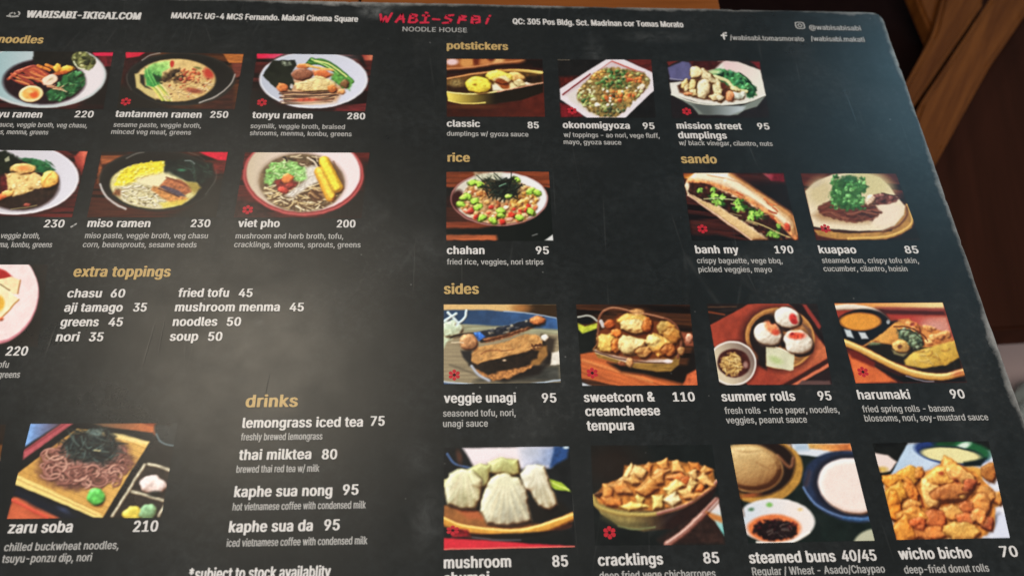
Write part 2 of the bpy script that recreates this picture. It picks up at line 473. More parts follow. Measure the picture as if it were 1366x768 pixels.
# ------------------------------------------------------------------ the picture painter
class Art:
    """Paints one printed food picture on a grid of vertices: flat ink, nothing else."""
    W, H = 176, 124

    def __init__(s, q, seed):
        u, v = np.meshgrid(np.linspace(0, 1, s.W), np.linspace(0, 1, s.H))
        q = np.array(q, float)
        P = ((1 - u)[..., None] * (1 - v)[..., None] * q[0] + u[..., None] * (1 - v)[..., None] * q[1]
             + u[..., None] * v[..., None] * q[2] + (1 - u)[..., None] * v[..., None] * q[3])
        s.X, s.Y = P[..., 0], P[..., 1]
        s.C = np.zeros((s.H, s.W, 3))
        s.r = np.random.RandomState(seed)
        wx, wy = s.n(46), s.n(46)                                    # hand-made, slightly uneven outlines
        s.X = s.X + (wx - 0.5) * 6; s.Y = s.Y + (wy - 0.5) * 6
        s.Z = np.zeros((s.H, s.W)); s.d = None; s.w = None

    def n(s, scale, sy=None, rot=0.0, oct=2):
        sy = sy or scale
        out = 0; amp = 1; tot = 0
        c, sn = math.cos(rot), math.sin(rot)
        x = (s.X * c + s.Y * sn); y = (-s.X * sn + s.Y * c)
        for o in range(oct):
            g = s.r.rand(64, 64)
            a = x / scale * 2 ** o + 137; b = y / sy * 2 ** o + 59
            ia = np.floor(a).astype(int); ib = np.floor(b).astype(int)
            fa = a - ia; fb = b - ib
            fa = fa * fa * (3 - 2 * fa); fb = fb * fb * (3 - 2 * fb)
            G = lambda i, j: g[j % 64, i % 64]
            out = out + amp * ((G(ia, ib) * (1 - fa) + G(ia + 1, ib) * fa) * (1 - fb) + (G(ia, ib + 1) * (1 - fa) + G(ia + 1, ib + 1) * fa) * fb)
            tot += amp; amp *= 0.55
        return out / tot

    def ell(s, cx, cy, rx, ry, rot=0, soft=7, wob=0, ws=40):
        t = math.radians(rot)
        dx, dy = s.X - cx, s.Y - cy
        a = (dx * math.cos(t) + dy * math.sin(t)) / rx
        b = (-dx * math.sin(t) + dy * math.cos(t)) / ry
        d = np.sqrt(a * a + b * b) + 1e-6
        dist = (1 - d) * min(rx, ry)
        if wob:
            dist = dist + (s.n(ws) - 0.5) * 2 * wob
        s.d = dist; s.w = None
        return np.clip(dist / (soft * 1.5) + 0.5, 0, 1)

    def ring(s, cx, cy, rx, ry, w, rot=0, soft=6):
        return s.ell(cx, cy, rx, ry, rot, soft) * (1 - s.ell(cx, cy, rx - w, ry - w, rot, soft))

    def poly(s, pts, soft=7, wob=0, ws=40):
        pts = np.array(pts, float)
        d2 = np.full(s.X.shape, 1e12); ins = np.zeros(s.X.shape, bool)
        for i in range(len(pts)):
            a, b = pts[i - 1], pts[i]
            e = b - a; L = e @ e + 1e-9
            t = np.clip(((s.X - a[0]) * e[0] + (s.Y - a[1]) * e[1]) / L, 0, 1)
            d2 = np.minimum(d2, (s.X - a[0] - t * e[0]) ** 2 + (s.Y - a[1] - t * e[1]) ** 2)
            c = ((a[1] > s.Y) != (b[1] > s.Y))
            with np.errstate(divide='ignore', invalid='ignore'):
                xi = e[0] * (s.Y - a[1]) / (e[1] if abs(e[1]) > 1e-9 else 1e-9) + a[0]
            ins ^= c & (s.X < xi)
        d = np.sqrt(d2) * np.where(ins, 1, -1)
        if wob:
            d = d + (s.n(ws) - 0.5) * 2 * wob
        s.d = d; s.w = None
        return np.clip(d / (soft * 1.5) + 0.5, 0, 1)

    def line(s, pts, w, soft=5):
        pts = np.array(pts, float)
        d2 = np.full(s.X.shape, 1e12)
        for i in range(1, len(pts)):
            a, b = pts[i - 1], pts[i]
            e = b - a; L = e @ e + 1e-9
            t = np.clip(((s.X - a[0]) * e[0] + (s.Y - a[1]) * e[1]) / L, 0, 1)
            d2 = np.minimum(d2, (s.X - a[0] - t * e[0]) ** 2 + (s.Y - a[1] - t * e[1]) ** 2)
        s.d = w / 2 - np.sqrt(d2); s.w = w
        return np.clip((w / 2 - np.sqrt(d2)) / (soft * 1.4) + 0.5, 0, 1)

    def curve(s, pts, w, soft=5):
        """smooth line through points (Catmull-Rom)"""
        p = np.array(pts, float)
        p = np.vstack([2 * p[0] - p[1], p, 2 * p[-1] - p[-2]])
        out = []
        for i in range(1, len(p) - 2):
            for t in np.linspace(0, 1, 5, endpoint=False):
                out.append(0.5 * ((2 * p[i]) + (-p[i - 1] + p[i + 1]) * t + (2 * p[i - 1] - 5 * p[i] + 4 * p[i + 1] - p[i + 2]) * t * t + (-p[i - 1] + 3 * p[i] - 3 * p[i + 1] + p[i + 2]) * t ** 3))
        out.append(p[-2])
        return s.line(out, w, soft)

    def raise_(s, m, h, bump=0.0, bs=14):
        """gives what was just painted a rounded relief, used only to shade the picture"""
        if s.d is None:
            return
        R = abs(h)
        t = 1 - np.clip(s.d / R, 0, 1)
        dome = R * np.sqrt(np.clip(1 - t * t, 0, 1)) * (1 if h > 0 else -0.7)
        if bump:
            dome = dome + (s.n(bs) - 0.5) * 2 * bump
        base = (s.Z * m).sum() / (m.sum() + 1e-6)
        s.Z = s.Z * (1 - m) + (0.55 * base + 0.35 * s.Z + dome) * m

    def put(s, m, col, var=0, scale=30, sy=None, rot=0, a=1.0, h=None, bump=0.0):
        lum = float(np.mean(col)) if np.ndim(col) < 3 else 128
        if h is None and s.w:
            h = s.w * (0.42 if lum > 75 else -0.3)
        if h:
            s.raise_(m * a, h, bump)
        s.w = None
        col = np.array(col, float) * np.ones(s.C.shape)
        if var:
            col = col * (1 + var * 2 * (s.n(scale, sy, rot) - 0.5))[..., None]
        m = (m * a)[..., None]
        s.C = s.C * (1 - m) + col * m

    def fill(s, col, var=0, scale=40, sy=None, rot=0):
        s.put(np.ones(s.X.shape), col, var, scale, sy, rot)

    def grad(s, m, c0, c1, p0, p1, var=0, scale=30, h=None, bump=0.0):
        dx, dy = p1[0] - p0[0], p1[1] - p0[1]
        t = np.clip(((s.X - p0[0]) * dx + (s.Y - p0[1]) * dy) / (dx * dx + dy * dy), 0, 1)[..., None]
        s.put(m, np.array(c0) * (1 - t) + np.array(c1) * t, var, scale, h=h, bump=bump)

    def mul(s, m, k):
        s.C = s.C * (1 + m * (k - 1))[..., None]

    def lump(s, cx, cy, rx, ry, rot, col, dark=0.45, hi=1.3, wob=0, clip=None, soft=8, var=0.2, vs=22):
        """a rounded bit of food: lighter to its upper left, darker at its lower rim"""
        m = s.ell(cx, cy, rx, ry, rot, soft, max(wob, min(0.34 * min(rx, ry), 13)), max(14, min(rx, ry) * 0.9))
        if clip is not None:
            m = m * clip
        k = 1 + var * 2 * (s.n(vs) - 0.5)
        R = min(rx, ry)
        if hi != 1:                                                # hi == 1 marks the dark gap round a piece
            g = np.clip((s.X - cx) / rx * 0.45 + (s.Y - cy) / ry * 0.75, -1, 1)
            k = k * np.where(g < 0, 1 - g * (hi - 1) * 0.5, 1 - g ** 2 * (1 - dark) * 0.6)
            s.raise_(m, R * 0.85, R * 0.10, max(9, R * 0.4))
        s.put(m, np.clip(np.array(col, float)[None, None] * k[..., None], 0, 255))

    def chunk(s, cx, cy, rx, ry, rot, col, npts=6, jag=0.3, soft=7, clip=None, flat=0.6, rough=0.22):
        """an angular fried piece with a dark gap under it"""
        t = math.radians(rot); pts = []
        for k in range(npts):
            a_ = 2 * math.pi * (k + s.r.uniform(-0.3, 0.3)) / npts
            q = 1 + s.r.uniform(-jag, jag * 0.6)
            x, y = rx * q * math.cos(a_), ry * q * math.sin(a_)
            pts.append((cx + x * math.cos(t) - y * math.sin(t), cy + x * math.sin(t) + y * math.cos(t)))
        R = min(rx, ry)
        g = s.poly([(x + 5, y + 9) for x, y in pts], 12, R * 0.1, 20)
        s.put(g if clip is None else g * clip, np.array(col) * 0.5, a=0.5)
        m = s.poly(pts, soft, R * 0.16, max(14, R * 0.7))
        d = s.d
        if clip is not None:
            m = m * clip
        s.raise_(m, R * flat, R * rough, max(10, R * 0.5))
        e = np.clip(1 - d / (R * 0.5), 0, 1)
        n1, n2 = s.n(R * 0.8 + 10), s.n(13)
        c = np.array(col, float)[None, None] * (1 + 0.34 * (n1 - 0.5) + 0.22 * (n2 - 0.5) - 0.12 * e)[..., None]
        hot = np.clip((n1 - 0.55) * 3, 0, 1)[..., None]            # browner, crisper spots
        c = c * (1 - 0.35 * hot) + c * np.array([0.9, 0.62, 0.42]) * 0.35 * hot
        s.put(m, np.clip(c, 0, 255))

    def leaf(s, x, y, z, rot, col):
        for da, k in ((-55, 0.8), (0, 1.0), (55, 0.8)):
            t = math.radians(rot + da)
            lx, ly = x + math.cos(t) * z * 0.6 * k, y + math.sin(t) * z * 0.5 * k
            m = s.ell(lx, ly, z * 0.62 * k, z * 0.34 * k, rot + da, 6, z * 0.14, max(9, z * 0.35))
            s.raise_(m, z * 0.22, z * 0.12, 10)
            s.put(m, np.array(col, float) * s.r.uniform(0.75, 1.2), 0.3, 12)
            s.put(s.line([(x, y), (lx, ly)], 4), np.array(col) * 1.25, a=0.5, h=2)

    def lumps(s, clip, n, size, cols, box, **kw):
        for i in range(n):
            x = s.r.uniform(box[0], box[2]); y = s.r.uniform(box[1], box[3])
            z = s.r.uniform(*size)
            s.lump(x, y, z, z * s.r.uniform(0.55, 0.95), s.r.uniform(-60, 60), cols[s.r.randint(len(cols))], clip=clip, **kw)

    def strands(s, clip, n, length, width, cols, box, ang=(0, 360), bend=0.6, a=1.0, soft=5):
        for i in range(n):
            x = s.r.uniform(box[0], box[2]); y = s.r.uniform(box[1], box[3])
            t = math.radians(s.r.uniform(*ang)); L = s.r.uniform(0.6, 1.3) * length
            pts = []
            b = s.r.uniform(-bend, bend)
            for k in range(6):
                pts.append((x, y)); x += math.cos(t) * L / 5; y += math.sin(t) * L / 5 * 0.75; t += b
            w = width * s.r.uniform(0.7, 1.2)
            s.put(s.line([(px + 3, py + 5) for px, py in pts], w * 1.25, soft) * clip, (70, 45, 30), a=0.35 * a)
            s.put(s.line(pts, w, soft) * clip, cols[s.r.randint(len(cols))], a=a)

    def planks(s, c0, c1, rot=0.0, sc=70):
        n = s.n(260, sc * 0.35, rot, 3)[..., None]
        s.C = np.array(c0) * (1 - n) + np.array(c1, float) * n
        g = s.n(900, sc * 0.55, rot, 1)
        s.mul(np.clip((g - 0.62) * 8, 0, 1), 0.35)

    @staticmethod
    def blur(A, n):
        for _ in range(n):
            for ax in (0, 1):
                p = np.pad(A, [(1, 1) if i == ax else (0, 0) for i in range(A.ndim)], mode='edge')
                A = (p.take(range(0, p.shape[ax] - 2), ax) + 2 * p.take(range(1, p.shape[ax] - 1), ax) + p.take(range(2, p.shape[ax]), ax)) / 4
        return A

    def finish(s, gain=1.0, grain=0.02):
        cell = (np.hypot(s.X[0, -1] - s.X[0, 0], s.Y[0, -1] - s.Y[0, 0]) / s.W + np.hypot(s.X[-1, 0] - s.X[0, 0], s.Y[-1, 0] - s.Y[0, 0]) / s.H) / 2
        sat = (s.C.max(2) - s.C.min(2)) / (s.C.max(2) + 12)
        food = np.clip(sat * 2.2, 0, 1) * np.clip(s.C.max(2) / 90, 0, 1)
        Z = s.Z / cell + (s.n(18, oct=3) - 0.5) * 0.9 * food
        Z = s.blur(Z, 1)
        gy, gx = np.gradient(Z)
        gx, gy = gx * 0.50, gy * 0.50
        inv = 1 / np.sqrt(gx * gx * 0.8 + gy * gy * 0.8 + 1)
        nx, ny, nz = -gx * 0.9 * inv, -gy * 0.9 * inv, inv
        L = np.array([-0.42, -0.62, 0.66]); L /= np.linalg.norm(L)
        lam = np.clip(nx * L[0] + ny * L[1] + nz * L[2], 0, 1) / L[2]
        k = 0.50 + 0.50 * lam
        k = np.where(k > 1, 1 + (k - 1) * 0.55, k)
        ao = np.clip(1 + (Z - s.blur(Z, 14)) * 0.05, 0.55, 1.08)
        sh = np.zeros_like(Z)                                      # short cast shadows within the pictured dish
        for q in range(1, 6):
            Zs = np.roll(np.roll(Z, q, 0), q // 2 + q % 2, 1)
            sh = np.maximum(sh, np.clip((Zs - Z - q * 1.1) * 0.5, 0, 1))
        k = k * ao * (1 - 0.32 * s.blur(sh, 1))
        hv = np.array([-0.28, -0.42, 0.86]); hv /= np.linalg.norm(hv)
        sp = np.clip(nx * hv[0] + ny * hv[1] + nz * hv[2], 0, 1) ** 26
        sp = np.where(np.abs(gx) + np.abs(gy) > 0.25, sp, 0) * food
        Cc = s.C * 1.05 * np.stack([k ** 0.72, k, k ** 1.2], -1) + (sp * 40)[..., None] * np.array([1, 0.97, 0.9])
        Cc = s.blur(Cc, 1)
        Cc = Cc + (Cc - s.blur(Cc, 3)) * 0.45                       # the crispness of a printed photograph
        gry = Cc.mean(2, keepdims=True)
        Cc = gry + (Cc - gry) * 0.90
        t = np.clip(Cc / 255, 0, 1)
        t = t * 0.72 + (t * t * (3 - 2 * t)) * 0.28
        g_ = 1 + (s.r.rand(s.H, s.W) - 0.5) * 2 * grain + (s.n(9) - 0.5) * 0.10 * food
        return np.clip(t * 255 * g_[..., None] * gain, 0, 243)


def bokchoy(a, pts, w, stem=(200, 225, 150), leaf=(70, 140, 60)):
    a.put(a.curve(pts, w + 8), (40, 70, 35), a=0.7)
    a.put(a.curve(pts, w), leaf, 0.3, 25)
    a.put(a.curve(pts, w * 0.35), stem, 0.1, 20, a=0.8)


def art_shoyu(a):
    a.planks((36, 14, 12), (84, 26, 24))
    a.put(a.poly([(1050, 90), (1300, 90), (1290, 140), (1080, 130)]), (215, 35, 75))
    a.put(a.poly([(1100, 130), (1300, 130), (1270, 250), (1190, 250)]), (110, 30, 38), 0.3, a=0.9, scale=30)
    a.put(a.poly([(1180, 300), (1300, 240), (1280, 720), (900, 720)], 60), (34, 26, 22))
    a.put(a.ell(490, 350, 720, 372, 0, 10), (188, 196, 196))
    a.grad(a.ell(490, 345, 695, 350, 0, 10), (150, 178, 182), (222, 212, 216), (0, 300), (1000, 350))
    a.put(a.poly([(380, 60), (900, 60), (840, 180), (380, 190)], 14), (34, 30, 24), 0.15)
    soup = a.ell(500, 425, 470, 258, 0, 20)
    a.put(soup, (42, 20, 26), 0.25)
    a.put(a.poly([(370, 150), (480, 80), (860, 85), (870, 280), (600, 250), (390, 240)], 16), (34, 31, 25), 0.2, 40)
    for k in range(9):                                             # pork slices
        a.put(a.curve([(90 + k * 22, 400 - k * 14), (230 + k * 22, 300 - k * 6), (430 + k * 18, 400 - k * 4), (500 + k * 6, 450 - k * 8)], 34),
              [(196, 84, 58), (226, 120, 70), (150, 60, 52)][k % 3], 0.3, 24, a=0.75)
    a.strands(soup, 18, 200, 20, [(206, 94, 60), (170, 66, 56), (232, 140, 82)], (120, 290, 420, 420), (10, 50), 0.12, 0.8)
    for p in ((430, 245), (520, 235), (600, 270)):
        a.put(a.line([p, (p[0] + 130, p[1] + 50)], 34), (214, 122, 50), 0.3, 20)
    a.lump(760, 285, 80, 42, -10, (240, 170, 60), wob=8)
    a.lump(650, 270, 45, 50, 10, (236, 164, 60))
    a.lump(690, 330, 90, 22, -6, (196, 96, 44))
    gr = a.poly([(560, 640), (500, 560), (640, 480), (730, 340), (860, 300), (960, 340), (955, 470), (860, 560), (700, 640)], 14, 16)
    a.put(gr, (44, 92, 52), 0.45, 36)
    a.lumps(gr, 26, (16, 44), [(52, 104, 58), (80, 140, 84), (34, 76, 44), (104, 158, 100)], (500, 310, 960, 650), hi=1.25, dark=0.5)
    a.strands(gr, 12, 90, 8, [(120, 170, 110), (90, 140, 80)], (540, 340, 930, 620), (-60, -20), 0.2, 0.7)
    nori = a.ell(950, 185, 140, 100, 20, 10, 12)
    a.put(nori, (110, 112, 66), 0.5, 22, 50, 0.5)
    a.lumps(nori, 16, (14, 36), [(140, 140, 88), (70, 76, 42), (180, 176, 124), (58, 60, 36)], (830, 100, 1080, 280))
    a.put(a.curve([(835, 195), (880, 265), (960, 285)], 14), (214, 212, 180))
    a.put(a.ell(565, 410, 92, 60, -22, 9, 6), (244, 208, 180), 0.06, h=14)
    a.put(a.ell(575, 400, 26, 16, -20), (190, 180, 140), a=0.7)
    a.strands(soup, 8, 130, 10, [(214, 150, 110), (220, 180, 140)], (520, 460, 640, 520), (-20, 40), 0.2)
    a.put(a.ell(356, 572, 144, 98, -6), (60, 30, 24), a=0.7); a.put(a.ell(350, 565, 138, 92, -6), (250, 222, 160), 0.05, h=16)
    a.put(a.ell(352, 560, 104, 66, -6, 14), (244, 172, 84), 0.12)
    a.put(a.ell(385, 572, 48, 40, 0, 22), (226, 92, 40))
    a.put(a.ell(340, 540, 40, 16, 0, 14), (250, 205, 120), a=0.8)


def black_bowl(a, cx, cy, rx, ry, hl, rim=(60, 58, 54)):
    a.put(a.ell(cx, cy, rx, ry, 0, 12), (38, 36, 31), 0.12, 80)
    a.put(a.ring(cx, cy, rx - 4, ry - 3, 8), rim, a=0.6)
    a.put(a.ell(cx, cy + 4, rx - 46, ry - 34, 0, 26), (30, 27, 23), a=0.8)
    for pts, w, c, al in hl:
        a.put(a.curve(pts, w, 9), c, a=al)


def art_tantanmen(a):
    a.planks((40, 20, 14), (120, 70, 34))
    a.put(a.poly([(100, 60), (420, 60), (280, 300), (80, 560)], 60), (52, 22, 20), 0.3)
    a.put(a.poly([(130, 75), (330, 78), (270, 120), (140, 140)], 8), (206, 36, 62), 0.08)
    a.put(a.poly([(1120, 95), (1330, 98), (1310, 190), (1180, 190)], 8), (176, 104, 48), 0.2, 80, 18)
    a.put(a.poly([(1200, 190), (1320, 190), (1290, 330), (1230, 350)], 12), (112, 56, 44), 0.2, 60, 14)
    a.put(a.poly([(900, 620), (1230, 440), (1230, 700), (900, 700)], 30), (66, 34, 24), 0.3, 90, 18)
    a.put(a.poly([(0, 400), (160, 430), (600, 640), (900, 720), (0, 720)], 50), (38, 34, 28))
    black_bowl(a, 690, 350, 552, 268, [([(300, 160), (380, 110), (480, 84)], 12, (150, 148, 142), 0.9),
               ([(880, 590), (1060, 520), (1190, 410), (1240, 310)], 15, (168, 160, 152), 0.95),
               ([(150, 300), (150, 380), (190, 460)], 7, (96, 90, 82), 0.8)])
    a.grad(a.ell(640, 362, 400, 216, 0, 12), (226, 192, 128), (214, 178, 112), (300, 200), (900, 500), 0.1, 40)
    a.put(a.poly([(225, 300), (300, 300), (310, 420), (420, 470), (440, 560), (240, 440)], 14), (206, 184, 118))
    a.put(a.poly([(275, 310), (320, 310), (330, 415), (400, 460), (330, 440), (280, 390)], 14), (44, 40, 30))
    leaf = a.poly([(315, 270), (400, 190), (560, 160), (610, 180), (580, 240), (500, 290), (500, 400), (410, 440), (340, 420)], 14, 10)
    a.grad(leaf, (176, 222, 120), (70, 160, 78), (500, 160), (400, 400), 0.25, 36)
    for k in range(9):
        a.put(a.curve([(330 + k * 18, 240 + k * 10), (350 + k * 14, 320), (400 + k * 14, 400 + k * 8)], 10), [(60, 130, 62), (140, 210, 110), (40, 100, 52)][k % 3], a=0.6)
    a.put(a.poly([(400, 300), (490, 330), (500, 400), (440, 380)], 14), (36, 70, 40))
    for k in range(6):
        a.put(a.curve([(400 + k * 18, 440 - k * 6), (450 + k * 24, 500), (500 + k * 20, 570)], 13), [(212, 214, 96), (150, 180, 70), (230, 226, 150)][k % 3], a=0.95)
    soup = a.ell(660, 362, 374, 206, 0, 10)
    dark = a.poly([(490, 320), (640, 250), (740, 290), (740, 400), (600, 380), (500, 390)], 24, 26)
    a.put(dark * soup, (74, 56, 38), 0.5, 20)
    a.lumps(dark, 16, (10, 24), [(96, 80, 50), (40, 30, 24), (140, 110, 70)], (500, 270, 740, 400))
    a.lumps(a.ell(770, 320, 140, 80, 0, 20) * soup, 46, (9, 24), [(180, 84, 52), (206, 120, 72), (150, 52, 40), (220, 160, 100)], (640, 250, 910, 400))
    a.strands(soup, 40, 90, 9, [(236, 210, 156), (224, 190, 130), (244, 222, 180)], (480, 380, 980, 560), (-10, 60), 0.5, 0.8)
    a.lumps(soup, 34, (5, 14), [(160, 70, 40), (196, 96, 60), (110, 60, 36)], (560, 250, 1000, 560))
    a.put(a.ell(600, 198, 22, 34, 10, 8), (196, 60, 50))
    a.put(a.ell(980, 290, 60, 60, 40, 30) * soup, (188, 50, 40), a=0.9)
    a.put(a.ell(820, 470, 90, 26, 8, 16), (150, 60, 44), 0.3, a=0.8)
    a.put(a.ell(860, 240, 36, 12, 10, 8), (120, 120, 70))


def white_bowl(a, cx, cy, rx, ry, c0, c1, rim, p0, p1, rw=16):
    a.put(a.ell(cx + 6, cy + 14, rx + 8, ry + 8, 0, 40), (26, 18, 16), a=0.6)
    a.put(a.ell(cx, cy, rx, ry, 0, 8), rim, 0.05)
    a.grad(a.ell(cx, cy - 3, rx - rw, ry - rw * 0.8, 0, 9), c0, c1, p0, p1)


def art_tonyu(a):
    a.planks((48, 18, 16), (112, 44, 38), 0, 60)
    a.put(a.poly([(90, 92), (370, 92), (270, 140), (100, 140)], 8), (222, 34, 74))
    a.put(a.poly([(1040, 90), (1160, 92), (1200, 230), (1100, 140)], 20), (24, 16, 14))
    a.grad(a.poly([(1150, 100), (1275, 100), (1262, 160), (1190, 160)], 12), (130, 40, 34), (220, 130, 96), (1150, 120), (1270, 120))
    a.put(a.poly([(900, 640), (1230, 590), (1220, 700), (850, 700)], 16), (108, 38, 40), 0.3, 90, 14)
    a.put(a.poly([(0, 440), (140, 440), (330, 620), (560, 720), (0, 720)], 50), (36, 30, 26))
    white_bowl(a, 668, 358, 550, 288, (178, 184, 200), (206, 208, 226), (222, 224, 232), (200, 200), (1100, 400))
    a.put(a.ell(680, 130, 330, 60, 0, 50), (196, 200, 212), a=0.6)
    soup = a.ell(660, 400, 400, 212, 0, 24)
    a.put(a.poly([(300, 420), (560, 330), (1000, 430), (900, 580), (560, 600), (360, 550)], 30), (206, 160, 120), 0.2)
    for k in range(7):
        bokchoy(a, [(600 + k * 8, 210 - k * 10), (740 + k * 14, 160 + k * 12), (900 + k * 8, 240 + k * 16), (1060 - k * 16, 380 + k * 8)], 36, (206, 226, 140), [(76, 140, 52), (104, 164, 74), (54, 116, 50)][k % 3])
    a.put(a.poly([(840, 300), (900, 290), (1070, 370), (1040, 470), (940, 430), (850, 360)], 14, 12), (88, 146, 66), 0.4, 28)
    a.lump(985, 400, 40, 50, 10, (120, 84, 50))
    a.put(a.curve([(680, 165), (800, 190), (900, 250), (1000, 330)], 16), (214, 226, 130))
    a.lump(560, 220, 70, 26, 0, (226, 128, 66)); a.lump(750, 300, 100, 46, 8, (214, 110, 60), wob=8)
    a.put(a.curve([(600, 215), (720, 240), (860, 262)], 24), (236, 176, 96), 0.15)
    ndl = a.poly([(480, 400), (640, 360), (700, 310), (800, 340), (880, 390), (910, 450), (860, 480), (600, 490), (490, 460)], 12, 12)
    a.put(ndl, (238, 208, 140), 0.12, 30, h=40, bump=5)
    a.strands(ndl, 34, 110, 9, [(248, 224, 164), (226, 192, 120), (244, 216, 150)], (480, 320, 900, 480), (-30, 40), 0.5, 0.7)
    a.lump(552, 305, 110, 64, -4, (138, 84, 60), dark=0.45, hi=1.15)
    a.put(a.ell(552, 300, 72, 38, -4, 20), (154, 98, 72), 0.3, 10, a=0.7)
    nori = a.poly([(150, 320), (255, 165), (480, 155), (495, 215), (440, 300), (475, 400), (440, 470), (380, 440), (280, 440)], 8, 6)
    a.put(nori, (34, 38, 27), 0.25, 60)
    a.put(a.poly([(340, 175), (440, 165), (450, 220), (370, 215)], 12, 14), (118, 124, 108), 0.7, 14, a=0.8)
    a.lump(350, 440, 66, 42, 10, (208, 116, 62)); a.put(a.ell(445, 428, 18, 24), (190, 184, 180), 0.4, 8)
    for k in range(16):
        y = 480 + k * 8
        a.put(a.curve([(340 + a.r.uniform(-20, 40), y), (520, y + a.r.uniform(-8, 14)), (740, y + a.r.uniform(-14, 10)), (960 - k * 8, y - 10 + a.r.uniform(-20, 10))], 10),
              [(64, 40, 32), (86, 60, 50), (150, 96, 70), (44, 30, 26), (226, 186, 140)][k % 5], a=0.9)
    a.put(a.ell(600, 562, 120, 18, 0, 12), (196, 84, 60), 0.2); a.put(a.ell(680, 595, 180, 18, 0, 14), (232, 196, 160), a=0.7)
    a.lump(860, 450, 50, 40, 20, (206, 120, 60)); a.lump(950, 480, 44, 26, 10, (220, 150, 90))


def art_tofu_ramen(a):
    a.planks((44, 16, 16), (140, 48, 42), 0, 46)
    a.grad(a.poly([(680, 84), (820, 84), (760, 300), (700, 200)], 12), (150, 50, 44), (214, 110, 84), (680, 150), (810, 90), 0.2)
    a.put(a.poly([(620, 80), (740, 80), (700, 130)], 14), (30, 18, 18))
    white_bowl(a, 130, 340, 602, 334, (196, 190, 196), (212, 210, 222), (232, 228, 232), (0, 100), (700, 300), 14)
    soup = a.ell(180, 400, 370, 238, 0, 20)
    a.put(soup, (46, 28, 24), 0.3)
    a.put(a.poly([(-100, 90), (60, 85), (180, 150), (200, 260), (0, 300), (-100, 300)], 16, 14), (28, 34, 22), 0.3)
    a.put(a.poly([(40, 160), (80, 130), (90, 175), (50, 190)], 8), (160, 160, 130))
    a.put(a.poly([(180, 150), (330, 155), (440, 190), (515, 265), (410, 305), (300, 240)], 12, 10), (36, 96, 56), 0.4, 34)
    a.strands(a.ell(350, 220, 150, 70, 0, 20), 18, 60, 12, [(50, 122, 70), (24, 74, 44), (70, 140, 84)], (220, 160, 500, 290), (0, 60), 0.2, 0.7)
    a.put(a.poly([(0, 330), (60, 300), (80, 480), (0, 540)], 20), (96, 34, 34), 0.4)
    a.lump(205, 250, 112, 52, 0, (246, 190, 108), dark=0.85, hi=1.06)
    a.put(a.ell(212, 244, 60, 26, 0, 14), (238, 142, 76))
    m = a.poly([(45, 300), (110, 285), (300, 290), (410, 330), (390, 420), (280, 470), (120, 520), (70, 460)], 12, 12)
    a.put(m, (234, 196, 124), 0.16, 36); a.lumps(m, 30, (8, 22), [(244, 212, 148), (222, 178, 104), (180, 136, 76), (240, 206, 136)], (50, 290, 400, 510), hi=1.08, dark=0.8)
    a.lump(460, 360, 86, 80, -30, (242, 184, 88), dark=0.7, wob=10); a.put(a.curve([(390, 440), (420, 360), (480, 290)], 14), (206, 130, 56), a=0.6)
    a.lump(60, 490, 60, 34, -20, (228, 170, 90)); a.lump(10, 520, 50, 30, 0, (196, 96, 50))
    a.put(a.poly([(60, 520), (300, 470), (540, 400), (500, 480), (340, 570), (100, 610), (0, 590), (0, 545)], 16), (52, 36, 28), 0.3, 30)
    a.lump(250, 588, 34, 16, 0, (150, 70, 56)); a.put(a.curve([(100, 625), (240, 610), (340, 590)], 10), (170, 160, 110), a=0.7)


